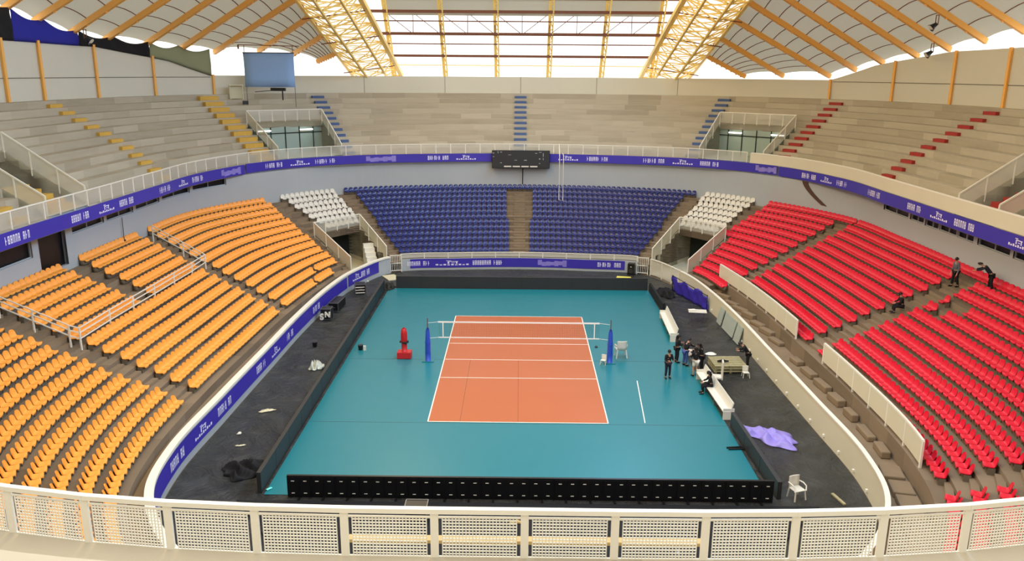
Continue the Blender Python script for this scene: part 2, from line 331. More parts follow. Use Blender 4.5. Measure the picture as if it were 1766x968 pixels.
struct(mb.build('floor_walkway', 'concrete'))
# ---------------------------------------------------------------- roof
T_ = [1.5, 5.1, 8.6, 11.3, 14.5, 17.6, 21.0, 24.9, 29.1, 34.0, 39.4]
EIL = [(5.5, 22), (4.83, 21), (4.52, 20.4), (4.16, 19.7), (3.81, 19.4), (3.4, 19.2), (3.07, 18.9), (2.77, 18.7), (2.4, 18.9), (2.12, 18.6), (1.9, 18.0)]
EIR = [(5.5, 21.6), (5.03, 20.8), (4.64, 20.1), (4.25, 19.6), (3.9, 19.1), (3.59, 18.6), (3.26, 18.1), (3.01, 17.5), (2.79, 16.9), (2.4, 16.9), (2.08, 16.8)]
def Tz(y): return 20.3+.28*(34-abs(y))
for sg, nm, EI in ((-1, 'ceiling_left', EIL), (1, 'ceiling_right', EIR)):
    lines = []; nodes = [(y, e, z) for y, (e, z) in zip(T_, EI)]; allnodes = list(reversed(nodes))+[(-y, 12.2-e, z) for (y, e, z) in nodes]
    for (y, e, z) in allnodes:
        q = offP('U', sg*min(e, 11.4), .5); lines.append((V(q, z), Vector((sg*19, y, Tz(y)))))
    mb = MB(); pm = MB(); NS = 8
    for (e0, t0), (e1, t1) in zip(lines, lines[1:]):
        rows = []
        for i in range(NS+1):
            f = i/NS; a = e0.lerp(t0, f); b = e1.lerp(t1, f); row = []
            for j in range(6):
                g = j/5; p = a.lerp(b, g); p.z += .12+.22*4*g*(1-g); row.append(p)
            rows.append(row)
            if i: 
                for p, q in zip(row, row[1:]): pm.bar(p-Vector((0, 0, .03)), q-Vector((0, 0, .03)), .06, .05)
        mb.grid(rows)
    ce = struct(mb.build(nm, 'roof_fabric', smooth=True)); pm.build('purlin', 'rust_steel', ce)
    for (e, t) in lines:
        if t.y < -12: continue
        b_ = MB(); b_.bar(e-Vector((0, 0, .12)), t-Vector((0, 0, .12)), .28, .42)
        d = (t-e).normalized()
        for k in range(1, 8):
            p = e.lerp(t, k/8); b_.box((p.x, p.y, p.z-.38), (.12, .12, .12))
        tag(b_.build('roof_beam', 'orange_steel'), kind='structure')
    # longitudinal space truss between side roof and skylight
    tr = empty('roof_truss_beam', (sg*16, 0, 17)); tag(tr, 'yellow lattice roof truss beside the skylight, on the %s stand side' % ('orange' if sg < 0 else 'red'), 'roof truss', 'long lattice roof trusses')
    tr['kind'] = 'structure'
    ys = [48.5, 45.5, 42.5, 39.4, 36.7, 34, 31.5, 29.1, 27, 24.9, 23, 21, 17.6, 14.5, 11.3, 8.6, 5.1, 0]
    def ch(X, dz, sl=.28, z0=20.3): return [Vector((sg*X, y, 20.3+dz+sl*(34-abs(y)))) for y in ys]
    outc = ch(19, -.1); innc = ch(13.6, .25); lowc = ch(16.4, -1.7); inn2 = ch(14.6, -1.1); out2 = ch(18.4, -.8)
    for cc, ww in ((outc, .2), (innc, .42), (lowc, .2), (inn2, .2), (out2, .14)):
        cb = MB()
        for p, q in zip(cc, cc[1:]): cb.bar(p, q, ww)
        o = cb.build('chord', 'yellow_steel', tr); o.matrix_parent_inverse = Matrix.Translation((-sg*16, 0, -17))
    br = MB()
    for i in range(len(ys)-1):
        for A, B_ in ((outc, lowc), (innc, lowc), (innc, inn2), (inn2, lowc), (outc, out2), (out2, lowc)):
            br.bar(A[i], B_[i], .1); br.bar(A[i], B_[i+1], .09)
        br.bar(outc[i], innc[i], .12); br.bar(outc[i], innc[i+1], .08); br.bar(outc[i+1], innc[i], .07)
    o = br.build('bracing', 'yellow_steel', tr); o.matrix_parent_inverse = Matrix.Translation((-sg*16, 0, -17))
    tz = MB(); 
    for y in (43.5, 34.0, 27.4): tz.bar((sg*13.6, y, Tz(y)-.1), (sg*19, y-.6, Tz(y)-.9), .1)
    o = tz.build('tie_rod', 'rust_steel', tr); o.matrix_parent_inverse = Matrix.Translation((-sg*16, 0, -17))
# glazed gable between the trusses: steep rafters and purlins, then the flatter ridge roof
GY, GS = 47.6, 1.3
def Cz(y): return 16.5+GS*(GY-y)
def y_for(py):
    e = (131-py)/1388.3; return (GS*GY+16.5-16.956-e*46.1)/(e+GS)
ytop = 39.2
for X in (-14.4, -8.6, -2.8, 3.0, 8.9, 14.6):
    mb = MB(); mb.bar((X, GY, Cz(GY)), (X, ytop, Cz(ytop)), .3, .3); mb.bar((X+.35, GY, Cz(GY)-.5), (X+.35, ytop, Cz(ytop)-.5), .14)
    for k in range(9): ya, yb, yc = (GY-.93*k, GY-.93*(k+.5), GY-.93*(k+1)); mb.bar((X, ya, Cz(ya)-.1), (X+.35, yb, Cz(yb)-.5), .08); mb.bar((X+.35, yb, Cz(yb)-.5), (X, yc, Cz(yc)-.1), .08)
    mb.bar((X, ytop, Cz(ytop)), (X, -20, 29.8), .3, .3)
    tag(mb.build('roof_beam', 'yellow_steel'), kind='structure')
for py, wd, mt in ((121, .1, 'yellow_steel'), (106, .26, 'rust_steel'), (87, .12, 'rust_steel'), (71, .3, 'rust_steel'), (51, .12, 'rust_steel'), (36, .3, 'rust_steel'), (16, .16, 'rust_steel'), (4, .28, 'rust_steel'), (-14, .15, 'rust_steel')):
    y = y_for(py)-.25; hw = 14.3+(121-py)*.02; mb = MB(); mb.bar((-hw, y, Cz(y)-.3), (hw, y, Cz(y)-.3), wd, wd); tag(mb.build('roof_beam', mt), kind='structure')
for p0, p1 in ((37, 71), (-14, 5)):
    y = y_for(p1)-.9; zb = 16.956+(131-p1)/1388.3*(y+46.1); zt_ = 16.956+(131-p0)/1388.3*(y+46.1); mb = MB(); n = 10
    mb.bar((-14.4, y, zb), (14.6, y, zb), .12); mb.bar((-14.4, y, zt_), (14.6, y, zt_), .12)
    for i in range(n):
        x = -14.4+2.9*i; x2 = x+2.9; mb.bar((x2, y, zt_), (x2, y, zb), .07); lf = x < -.5; mb.bar((x, y, zt_ if lf else zb), (x2, y, zb if lf else zt_), .07)
    tag(mb.build('roof_beam', 'rust_steel'), kind='structure')
mb = MB(); ya = y_for(46)
for k in range(4):
    a = ya+(ytop-ya)*k/4; b = ya+(ytop-ya)*(k+1)/4
    for i in range(5):
        x = -14.4+5.8*i; rows = []
        for j in range(5): yy = a+(b-a)*j/4; rows.append([Vector((x+5.8*q/4, yy+.2, Cz(yy)+.3+.12*math.sin(PI*j/4))) for q in range(5)])
        mb.grid(rows)
for (x0, x1) in ((-16.5, 16.5),): mb.quad((x0, ytop+.3, Cz(ytop)+.4), (x1, ytop+.3, Cz(ytop)+.4), (x1, -30, 30.3), (x0, -30, 30.3))
struct(mb.build('ceiling', 'roof_fabric', smooth=True))
# ---------------------------------------------------------------- tarpaulins above the upper wall, orange side
def tarp_z(a):
    pts = [(2.74, 18.9), (3.4, 19.4), (4.15, 20.0), (4.84, 21.1), (5.5, 22.0)]
    for (e0, z0), (e1, z1) in zip(pts, pts[1:]):
        if a <= e1: return z0+(z1-z0)*(a-e0)/(e1-e0)
    return 22
for lab, a, b, mt, nb in (('black tarpaulin closing the gap above the wall, before the purple one', 5.4, 4.85, 'black_cloth', 1), ('glossy purple tarpaulin hanging above the pale wall on the orange side', 4.845, 4.145, 'purple_cloth', 2),
                       ('long black tarpaulin sagging between roof beams beside the purple one', 4.14, 3.42, 'black_cloth', 2), ('greyish see-through tarpaulin at the corner near the projection screen', 3.415, 2.84, 'grey_mesh_cloth', 2)):
    rows = []; n = 24
    for r in range(7):
        row = []
        for i in range(n+1):
            s = a+(b-a)*i/n; sag = abs(math.sin(PI*i/n*nb))*.38; zt_ = tarp_z(s)-sag-.1; zb = wtop(s)-.12
            q = offP('U', -s, -.1+.05*math.sin(i*.9+r*.8)*(0 < r < 6)); row.append(V(q, zb+(zt_-zb)*r/6))
        rows.append(row)
    mb = MB(); mb.grid(rows); o = mb.build('tarpaulin', mt, smooth=True); so = o.modifiers.new('t', 'SOLIDIFY'); so.thickness = .02; tag(o, lab, 'tarpaulin')
# ---------------------------------------------------------------- railings
def sheet(mb, f, a, b, z0, z1, u0=0, ds=.05):
    L = u0; ss = srange(a, b, ds)
    for s, s2 in zip(ss, ss[1:]):
        p, q = f(s), f(s2); d = (q-p).length
        mb.quad(V(p, z0), V(q, z0), V(q, z1), V(p, z1), 0, ((L, 0), (L+d, 0), (L+d, z1-z0), (L, z1-z0))); L += d
    return L
def railing(name, label, cat, f, a, b, z0, z1, step, post=.07, rail=.08, sheetm='perforated_sheet', group=None, postm='white_paint', ptop=0):
    root = empty(name, tuple(V(f((a+b)/2), z0)), label=label, cat=cat, group=group); inv = Matrix.Translation(-root.location)
    def fix(o): o.matrix_parent_inverse = inv; return o
    tab = along(f, a, b); L = tab[-1][1]; n = max(1, round(L/step)); pos = [at_len(tab, L*i/n) for i in range(n+1)]
    mb = MB(); ss = srange(a, b, .05)
    for s, s2 in zip(ss, ss[1:]): mb.bar(V(f(s), z1), V(f(s2), z1), rail, rail*.8)
    fix(mb.build('handrail', 'white_paint', root))
    for s in pos:
        mb = MB(); mb.bar(V(f(s), z0), V(f(s), z1-ptop), post); fix(mb.build('post', postm, root))
    if sheetm:
        mb = MB(); sheet(mb, f, a, b, z0+.08, z1-.06); fix(mb.build('mesh_panel', sheetm, root))
    return root, pos
Rf = lambda s: offP('R', s, -.02)
railing('balcony_railing', 'long white balcony railing above the purple banner, blue and orange stands', 'railing', Rf, -8.2, 2.62, 9.15, 10.08, 1.45)
mb = MB()
par = ringwall('balcony_parapet', 'R', 2.66, 8.6, 9.15, 10.02, 'cream_panel', .1, (), -.06)
tag(par, 'smooth cream balcony parapet above the purple banner, red stand', 'parapet')
mb = MB(); ss = srange(2.67, 8.6, .1)
for s, s2 in zip(ss, ss[1:]): mb.bar(V(offP('R', s, 0), 10.05), V(offP('R', s2, 0), 10.05), .14, .07)
mb.build('handrail', 'white_paint', par)
# near railing with true wire mesh
NR = empty('mesh_railing', (0, -34.4, 9.15), label='broad white railing with wire mesh panels right below the camera', cat='railing'); ninv = Matrix.Translation(-NR.location)
tab = along(lambda s: offP('R', s, 0), -12, -10.6); half = []; Lh = 0
bay = 1.475; L0 = bay*.9
pts = []
fpos = along(lambda t: offP('R', t, 0), 9.6, 12)   # from side to middle
Ltot = fpos[-1][1]
def near_at(x):                                          # signed arc length from the middle
    s = at_len(fpos, Ltot-abs(x)); q = offP('R', s, 0); return Vector((math.copysign(q.x, x), q.y))
xs = [.10+bay*k for k in range(-11, 12)]
for k in range(-11, 11):
    a, b = near_at(xs[k+11]), near_at(xs[k+12])
    mb = MB(); mb.bar(V(a, 10.05), V(b, 10.05), .1, .085); o = mb.build('handrail', 'white_paint', NR); o.matrix_parent_inverse = ninv
    d = (b-a).normalized(); pm = MB(); i0 = .13; W_ = (b-a).length-.26; z0, z1 = 9.2, 9.93; nx, nz = 22, 13
    for i in range(nx+1): p = a+d*(i0+W_*i/nx); pm.bar(V(p, z0), V(p, z1), .016)
    for j in range(nz+1): z = z0+(z1-z0)*j/nz; pm.bar(V(a+d*i0, z), V(b-d*i0, z), .016)
    for j in (z0, z1): pm.bar(V(a+d*.05, j), V(b-d*.05, j), .03)
    o = pm.build('mesh_panel', 'white_paint', NR); o.matrix_parent_inverse = ninv
for x in xs:
    a = near_at(x); mb = MB(); mb.bar(V(a, 8.9), V(a, 10.03), .13, .05, upv=(0, 1, 0)); o = mb.build('post', 'white_paint', NR); o.matrix_parent_inverse = ninv
mb = MB()
for k in range(-11, 11): a, b = near_at(xs[k+11]), near_at(xs[k+12]); mb.bar(V(a, 9.13), V(b, 9.13), .1, .05)
o = mb.build('bottom_rail', 'white_paint', NR); o.matrix_parent_inverse = ninv
mb = MB(); mb.box((0, 0, 0), (6.0, .16, .06)); o = mb.build('wooden_plank', 'wood', loc=(.15, -34.15, 9.36)); tag(o, 'long yellowish plank fixed behind the middle bays of the near mesh railing', 'plank')
o.parent = None
for x in (-2.5, 0, 2.5): mb = MB(); mb.bar((x+.15, -34.15, 9.31), (x+.15, -34.36, 9.25), .04); mb.build('bracket', 'steel_grey', o).matrix_parent_inverse = Matrix.Translation(-o.location)
# ---------------------------------------------------------------- banners with their unreadable strokes
def curve_quad(mb, f, s0, s1, z0, z1, mi=0, n=3):
    for a, b in zip(srange(s0, s1, abs(s1-s0)/n), srange(s0, s1, abs(s1-s0)/n)[1:]): mb.quad(V(f(a), z0), V(f(b), z0), V(f(b), z1), V(f(a), z1), mi)
def word(mb, f, sc_, wd, zc, h, seed, gap_at=.58):
    rnd = random.Random(seed); q0, q1 = f(sc_-.05), f(sc_+.05); m = .1/(q1-q0).length; n = int(wd/(h*.52)); x = -wd/2
    for i in range(n):
        if abs(i/n-gap_at) < .5/n: x += h*.5; continue
        gw = h*.36; 
        def bx(x0, x1, z0, z1): curve_quad(mb, f, sc_+x0*m, sc_+x1*m, zc+z0*h, zc+z1*h, 0, 1)
        t = rnd.random(); bx(x, x+gw*.32, -.5, .5)
        if t > .25: bx(x+gw*.68, x+gw, -.5, .5)
        if t > .4: bx(x+gw*.3, x+gw*.7, .32, .5)
        if t < .8: bx(x+gw*.3, x+gw*.7, -.1, .08)
        if .3 < t < .6: bx(x+gw*.3, x+gw*.7, -.5, -.34)
        x += h*.52
def logo(mb, f, sc_, wd, zc, h):
    q0, q1 = f(sc_-.05), f(sc_+.05); m = .1/(q1-q0).length
    def bx(x0, x1, z0, z1): curve_quad(mb, f, sc_+x0*m, sc_+x1*m, zc+z0*h, zc+z1*h, 0, 2)
    for i in range(9): x = -wd/2+wd*i/9; bx(x, x+wd*.075, -.5, -.18-.12*(i % 2))
    bx(-wd*.16, -wd*.11, -.15, .3); bx(wd*.08, wd*.13, -.15, .3); bx(-wd*.16, wd*.15, .3, .42); bx(-wd*.05, wd*.05, .02, .12); bx(-wd*.2, -wd*.06, .5, .6)
def photo(mb, f, s0, s1, z0, z1, seed):
    rnd = random.Random(seed)
    for k in range(7):
        a = s0+(s1-s0)*k/7; b = s0+(s1-s0)*(k+1)/7; h0 = rnd.uniform(.02, .3); h1 = rnd.uniform(.5, .98); curve_quad(mb, f, a, b, z0+(z1-z0)*h0, z0+(z1-z0)*h1, 1, 1)
def banner(label, cname, off, a, b, z0, z1, words=(), logos=(), photos=(), hw=None):
    fb = lambda s: offP(cname, s, off); mb = MB(); sheet(mb, fb, a, b, z0, z1, 0, .05); mb.uv = {}
    o = mb.build('advertising_banner', 'banner_purple'); so = o.modifiers.new('t', 'SOLIDIFY'); so.thickness = .02; so.offset = 0; tag(o, label, 'banner')
    f2 = lambda s: offP(cname, s, off-.018); H = (z1-z0); zc = (z0+z1)/2
    for i, (s, wd) in enumerate(words): mk = MB(); word(mk, f2, s, wd, zc, H*.5, i+int(a*10)); mk.build('lettering', 'banner_ink', o)
    for (s, wd) in logos: mk = MB(); logo(mk, f2, s, wd, zc, H*.5); mk.build('logo', 'banner_ink', o)
    for i, (s0, s1) in enumerate(photos): mk = MB(); photo(mk, f2, s0, s1, z0+.03*H, z1-.03*H, i); mk.build('printed_picture', ['banner_ink', 'banner_photo'], o)
    return o
banner('purple balcony banner above the orange stand with white lettering', 'R', -.1, -8.2, -3.3, 8.3, 9.12, [(-6.82, 2.2), (-6.06, 2.1), (-5.43, 2.1), (-4.76, 2.1), (-4.05, 1.9)], [(-5.72, 1.9), (-4.36, 1.6)], [(-3.66, -3.36)])
banner('purple balcony banner over the orange corner and blue seats, up to the scoreboard', 'R', -.1, -3.28, -.3, 8.35, 9.15, [(-2.88, 2.0), (-2.25, 2.2), (-.95, 2.2)], [(-2.56, 2.0), (-.63, 2.0)], [(-1.78, -1.44)])
banner('purple balcony banner from the scoreboard to the red corner', 'R', -.1, .3, 3.02, 8.35, 9.15, [(.91, 2.1), (1.55, 2.1), (2.2, 2.0)], [(.57, 2.0), (1.88, 2.0)], [(2.74, 3.01)])
banner('dark purple balcony banner above the red stand with faded lettering', 'R', -.1, 3.04, 8.4, 8.3, 9.12, [(3.49, 2.0), (4.03, 1.6), (4.71, 2.2), (5.42, 2.0), (6.1, 2.3)], [(3.76, 1.6), (5.76, 2.1), (6.75, 1.8)])
# ---------------------------------------------------------------- arena barrier
bar_l = ringwall('arena_barrier', 'B', -11.5, -2.12, 0, 1.3, 'wall_paint', .16, (), 0); tag(bar_l, 'curved low barrier wall between black floor sheet and orange stand', 'barrier')
mb = MB()
for s, s2 in zip(srange(-11.5, -2.12, .1), srange(-11.5, -2.12, .1)[1:]): mb.bar(V(offP('B', s, .1), 1.42), V(offP('B', s2, .1), 1.42), .34, .12)
mb.build('white_coping', 'white_paint', bar_l, label='broad white top edge')
banner('purple barrier banner along the orange stand with white lettering', 'B', -.03, -10.5, -3.35, .38, 1.25, [(-7.95, 2.0), (-7.01, 1.9), (-6.21, 1.7), (-5.41, 1.5), (-4.54, 1.6)], [(-7.43, 2.0), (-5.84, 1.6)])
banner('short purple barrier banner at the corner portal with white player graphic', 'B', -.03, -3.3, -2.4, .4, 1.35, [(-2.75, 1.6)], [(-3.0, 1.6)])
bf = ringwall('arena_barrier', 'B', -1.9, 1.9, 0, 1.05, 'wall_paint', .16, (), 0); tag(bf, 'low grey barrier wall below the front row of blue seats', 'barrier')
railing('barrier_railing', 'white railing on the barrier before the blue seats', 'railing', lambda s: offP('B', s, .08), -1.9, 1.9, 1.05, 1.52, 2.1, .07, .08, 'fine_perforated')
banner('purple barrier banner below the blue seats with white lettering and photo', 'B', -.03, -1.74, 1.68, .22, 1.02, [(-1.59, 2.2), (-.49, 2.8), (1.45, 2.2)], [(-1.06, 3.0)], [(.3, .76)])
br_ = ringwall('arena_barrier', 'B', 2.95, 11.5, .0, 1.46, 'cream_panel', .14, (), 0); tag(br_, 'curved cream barrier wall between black floor sheet and red stand walkway', 'barrier')
mb = MB()
for s, s2 in zip(srange(2.95, 11.5, .1), srange(2.95, 11.5, .1)[1:]): mb.bar(V(offP('B', s, .07), 1.48), V(offP('B', s2, .07), 1.48), .2, .07)
mb.build('coping', 'white_paint', br_)
tb = along(lambda s: P('B', s), 3.3, 9.5)
for k in range(18): mb = MB(); s = at_len(tb, 1.4+k*1.75); q = offP('B', s, -.03); mb.box((q.x, q.y, .25), (.1, .1, .12)); mb.build('drain_outlet', 'white_paint', br_)
railing('barrier_railing', 'cream railing with panels on the barrier across the far red corner portal', 'railing', lambda s: offP('B', s, .05), 2.16, 2.93, .05, 1.5, 1.4, .09, .1, 'fine_perforated', None, 'cream_panel')
for sg, lab in ((-1, 'white tubular gate standing ajar beside the blue seats, orange side'), (1, 'cream tubular gate beside the blue seats, red side')):
    q = P('B', sg*2.0); g = empty('arena_gate', (q.x, q.y, 0), R_(-18*sg), label=lab, cat='gate'); mb = MB(); W_ = .95
    for x in (-W_/2, W_/2): mb.bar((x, 0, 0), (x, 0, 1.55), .07)
    for z in (.15, .8, 1.5): mb.bar((-W_/2, 0, z), (W_/2, 0, z), .06)
    mb.build('gate_frame', 'white_paint', g)
    for k in range(1, 6): mb = MB(); x = -W_/2+W_*k/6; mb.bar((x, 0, .15), (x, 0, 1.5), .035); mb.build('gate_bar', 'white_paint', g)
    mb = MB(); mb.bar((.1, -.02, .8), (.1, -.1, .8), .04); mb.bar((.1, -.1, .74), (.1, -.1, .9), .03); mb.build('latch', 'white_paint', g)
# ---------------------------------------------------------------- portals (vomitories)
def portal(n, fn, sg, a, b, nrow, krow, zfl, zf, rail_h, deep, wallm, side_lab, upper):
    A, B_ = sg*a, sg*b
    f0 = -.0 if upper else -.0
    t1 = krow/nrow; zt_ = zf(krow); mb = MB()
    def pt(s, t): return fn(s, t)
    # floor and slab
    for s, s2 in zip(srange(A, B_, .1), srange(A, B_, .1)[1:]):
        mb.quad(V(pt(s, f0), zfl), V(pt(s2, f0), zfl), V(pt(s2, t1+deep), zfl), V(pt(s, t1+deep), zfl))
        mb.quad(V(pt(s, t1), zt_), V(pt(s2, t1), zt_), V(pt(s2, t1), zt_-.55), V(pt(s, t1), zt_-.55))
        mb.quad(V(pt(s, t1), zt_-.55), V(pt(s2, t1), zt_-.55), V(pt(s2, t1+deep), zt_-.55), V(pt(s, t1+deep), zt_-.55))
    for s in (A, B_):
        mb.quad(V(pt(s, f0), zfl), V(pt(s, t1+deep), zfl), V(pt(s, t1+deep), zt_), V(pt(s, t1), zt_))
        mb.quad(V(pt(s, f0), zfl), V(pt(s, t1), zfl), V(pt(s, t1), zt_), V(pt(s, 0), zf(0)))
    w_ = struct(mb.build('wall_portal', wallm))
    # back wall with doors
    bk = MB(); pa, pb = pt(A, t1+deep), pt(B_, t1+deep)
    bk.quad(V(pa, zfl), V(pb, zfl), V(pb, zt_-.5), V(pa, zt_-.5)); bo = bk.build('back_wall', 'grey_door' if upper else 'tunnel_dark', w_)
    if upper:
        dd = (pb-pa).normalized(); nn = Vector((dd.y, -dd.x)); nn = nn if nn.dot(Vector((0, 0))-pa) > 0 else -nn; L = (pb-pa).length
        for k in range(5):
            x = L*(.12+.76*k/4); p = pa+dd*x+nn*.05; s_ = MB(); s_.bar(V(p, zfl), V(p, zt_-.5), .07, .07); s_.build('mullion', 'tunnel_dark', w_)
        s_ = MB(); s_.bar(V(pa+nn*.05, zt_-1.1), V(pb+nn*.05, zt_-1.1), .08, .08); s_.build('mullion', 'tunnel_dark', w_)
        for k, x in enumerate((.16, .72)):
            p = pa+dd*L*x+nn*.5; lm = MB(); lm.bar(V(p, zt_-.8), V(p+dd*1.3, zt_-.8), .2, .12)
            tag(lm.build('ceiling_lamp', 'lamp_glow'), 'lit white tube lamp under the slab of %s' % side_lab, 'lamp', 'tube lamps in '+side_lab)
    # railings: two sloping sides and the back
    root = empty('portal_railing', tuple(V(pt((A+B_)/2, t1), zt_)), label='white railing around '+side_lab, cat='railing'); inv = Matrix.Translation(-root.location)
    zf0 = zf(0)+.0
    for s in (A, B_):
        sh = MB(); q0, q1 = pt(s, .015), pt(s, t1); q0b = pt(s, .0)
        L = (q1-q0).length; zb0, zb1 = zf0+.05, zt_+.1
        sh.quad(V(q0, zb0), V(q1, zb1), V(q1, zb1+rail_h), V(q0, zb0+rail_h), 0, ((0, 0), (L, 0), (L, rail_h), (0, rail_h)))
        sh.build('side_panel', 'fine_perforated' if upper else 'cream_panel', root).matrix_parent_inverse = inv
        hb = MB(); hb.bar(V(q0, zb0+rail_h), V(q1, zb1+rail_h), .08); hb.bar(V(q1, zb1+rail_h), V(q1, zt_), .08); hb.build('handrail', 'white_paint', root).matrix_parent_inverse = inv
        for k in range(4):
            q = q0.lerp(q1, k/3); z = zb0+(zb1-zb0)*k/3; pm = MB(); pm.bar(V(q, z-.45), V(q, z+rail_h), .07); pm.build('post', 'white_paint', root).matrix_parent_inverse = inv
    pa, pb = pt(A, t1+.01), pt(B_, t1+.01); hb = MB(); hb.bar(V(pa, zt_+rail_h+.1), V(pb, zt_+rail_h+.1), .08); hb.build('handrail', 'white_paint', root).matrix_parent_inverse = inv
    sh = MB(); L = (pb-pa).length; sh.quad(V(pa, zt_+.1), V(pb, zt_+.1), V(pb, zt_+rail_h+.1), V(pa, zt_+rail_h+.1), 0, ((0, 0), (L, 0), (L, rail_h), (0, rail_h))); sh.build('mesh_panel', 'perforated_sheet', root).matrix_parent_inverse = inv
    npst = max(3, round(L/1.4))
    for k in range(1, npst): q = pa.lerp(pb, k/npst); pm = MB(); pm.bar(V(q, zt_), V(q, zt_+rail_h+.1), .07); pm.build('post', 'white_paint', root).matrix_parent_inverse = inv
for sg, w_ in ((-1, 'orange'), (1, 'red')):
    portal(1, low, sg, PL0, PL1, NL, 6, .05, lz, 1.0, .22, 'cream_panel', 'the ground portal between %s and blue stands' % w_, False)
    portal(2, upp, sg, 2.05, 2.8, NU, 6, 9.22, uz, 1.0, .03, 'grey_panel', 'the upper portal at the %s corner' % w_, True)
    portal(3, upp, sg, 5.92, 6.42, NU, 6, 9.22, uz, 1.05, .1, 'pale_wall', 'the upper portal over the %s stand' % w_, True)
    # stairs inside the side portal
    for k in range(5):
        q = upp(sg*6.17, .06+.07*k); mb = MB(); mb.box((0, 0, 0), (.6, 2.6, .25*(k+1))); o = mb.build('portal_step', 'yellow_step' if sg < 0 else 'red_step', loc=(q.x, q.y, 9.22+.125*(k+1)), rz=0)
        tag(o, '%s step inside the upper portal over the %s stand' % ('ochre' if sg < 0 else 'dark red', w_), 'step', '%s portal steps' % w_)
# white folding-like stair stringers inside lower orange portal
q = low(-2.2, .12); mb = MB()
for k in range(6): mb.box((0, .35*k, .2+.17*k/1), (.9, .35, .4+.34*k))
tag(mb.build('portal_stairs', 'white_paint', loc=(q.x-.1, q.y-.3, .05), rz=R_(24)), 'pale blue-white stairs climbing inside the ground portal, orange side', 'stairs')
# ---------------------------------------------------------------- painted aisle steps on the upper tier
def ang_of(fn, s, t):
    d = fn(s, t+.03)-fn(s, t); return math.atan2(d.y, d.x)-PI/2
ORD = ['first', 'second', 'third', 'fourth', 'fifth', 'sixth', 'seventh', 'eighth', 'ninth', 'tenth', 'eleventh', 'twelfth', 'thirteenth', 'fourteenth', 'fifteenth', 'sixteenth', 'seventeenth', 'eighteenth', 'nineteenth']
TENS = {2: ('twentieth', 'twenty'), 3: ('thirtieth', 'thirty'), 4: ('fortieth', 'forty'), 5: ('fiftieth', 'fifty'), 6: ('sixtieth', 'sixty'), 7: ('seventieth', 'seventy')}
def ordw(n):
    if n <= 19: return ORD[n-1]
    t, u = divmod(n, 10); return TENS[t][0] if u == 0 else TENS[t][1]+'-'+ORD[u-1]
stepbase = {}
def astep(mt):
    if mt not in stepbase: mb = MB(); mb.box((0, 0, .125), (1.25, .42, .25)); me = mb.build('tmp', mt); stepbase[mt] = me.data; bpy.data.objects.remove(me)
    return stepbase[mt]
for s, mt, col, where in ((-4.5, 'yellow_step', 'yellow', 'on the aisle above the orange stand'), (-2.95, 'yellow_step', 'yellow', 'beside the upper portal, orange corner'), (-1.95, 'blue_step', 'blue', 'beside the upper portal, orange side'), (0.0, 'blue_step', 'blue', 'on the aisle above the scoreboard'),
                          (1.95, 'blue_step', 'blue', 'beside the upper portal, red side'), (2.95, 'red_step', 'red', 'beside the upper portal, red corner'), (4.5, 'red_step', 'red', 'on the aisle above the red stand'), (-6.65, 'yellow_step', 'yellow', 'beyond the side portal, orange side'), (6.65, 'red_step', 'red', 'beyond the side portal, red side')):
    for k in range(1, 12):
        s_ = s + (.0 if abs(s) not in (4.5,) else math.copysign(.12-.27*k/12, s)); t = (k)/NU-.021; q = upp(s_, t)
        o = bpy.data.objects.new('painted_step', astep(mt)); C.objects.link(o); o.location = (q.x, q.y, uz(k-1)); o.rotation_euler[2] = ang_of(upp, s_, t)
        if s == -2.95: o.scale = (1.5, 1.9, 1.5)
        tag(o, '%s painted step %s, %s from the balcony railing' % (col, where, ordw(k)), 'step', '%s painted steps %s' % (col, where))
# ---------------------------------------------------------------- stadium seats
def seat_mesh(name, mt):
    prof = [(.23, .27, .19), (.225, .33, .225), (.06, .305, .235), (-.1, .31, .235), (-.15, .38, .232), (-.185, .5, .225), (-.215, .62, .195), (-.225, .67, .14)]
    mb = MB(); top = []; bot = []
    for i, (y, z, w_) in enumerate(prof):
        r = []; r2_ = []
        for c in (-1, -.55, 0, .55, 1):
            lift = .03*abs(c)**2; yy = y+(lift if i >= 4 else 0); zz = z+(lift if i < 4 else -.03*abs(c)**3*(i > 5))
            r.append((c*w_, yy, zz)); dy, dz = ((0, -.035) if i < 4 else (-.035, -.008)); r2_.append((c*w_*.97, yy+dy, zz+dz))
        top.append(r); bot.append(r2_)
    mb.grid(top); mb.grid([list(reversed(r)) for r in bot])
    edge = [r[0] for r in top]; edgeb = [r[0] for r in bot]; mb.grid([edgeb, edge]); edge = [r[-1] for r in top]; edgeb = [r[-1] for r in bot]; mb.grid([edge, edgeb])
    mb.grid([bot[0], top[0]]); mb.grid([top[-1], bot[-1]])
    mb.box((0, -.03, .14), (.46, .26, .28), 0, 1)
    o = mb.build(name, [mt, 'dark_concrete'], smooth=False); me = o.data
    me.polygons.foreach_set('use_smooth', [i < len(me.polygons)-6 for i in range(len(me.polygons))]); bpy.data.objects.remove(o); return me
SEATM = {c: seat_mesh(c+'_chair_mesh', c+'_plastic') for c in ('orange', 'red', 'blue', 'white')}
seats = {c: [] for c in SEATM}
def project(p):
    d = Vector(p)-Vector(CAMP); z = d.dot(fw); return (883+FPX*d.dot(r2)/z, 484-FPX*d.dot(u2)/z, z)
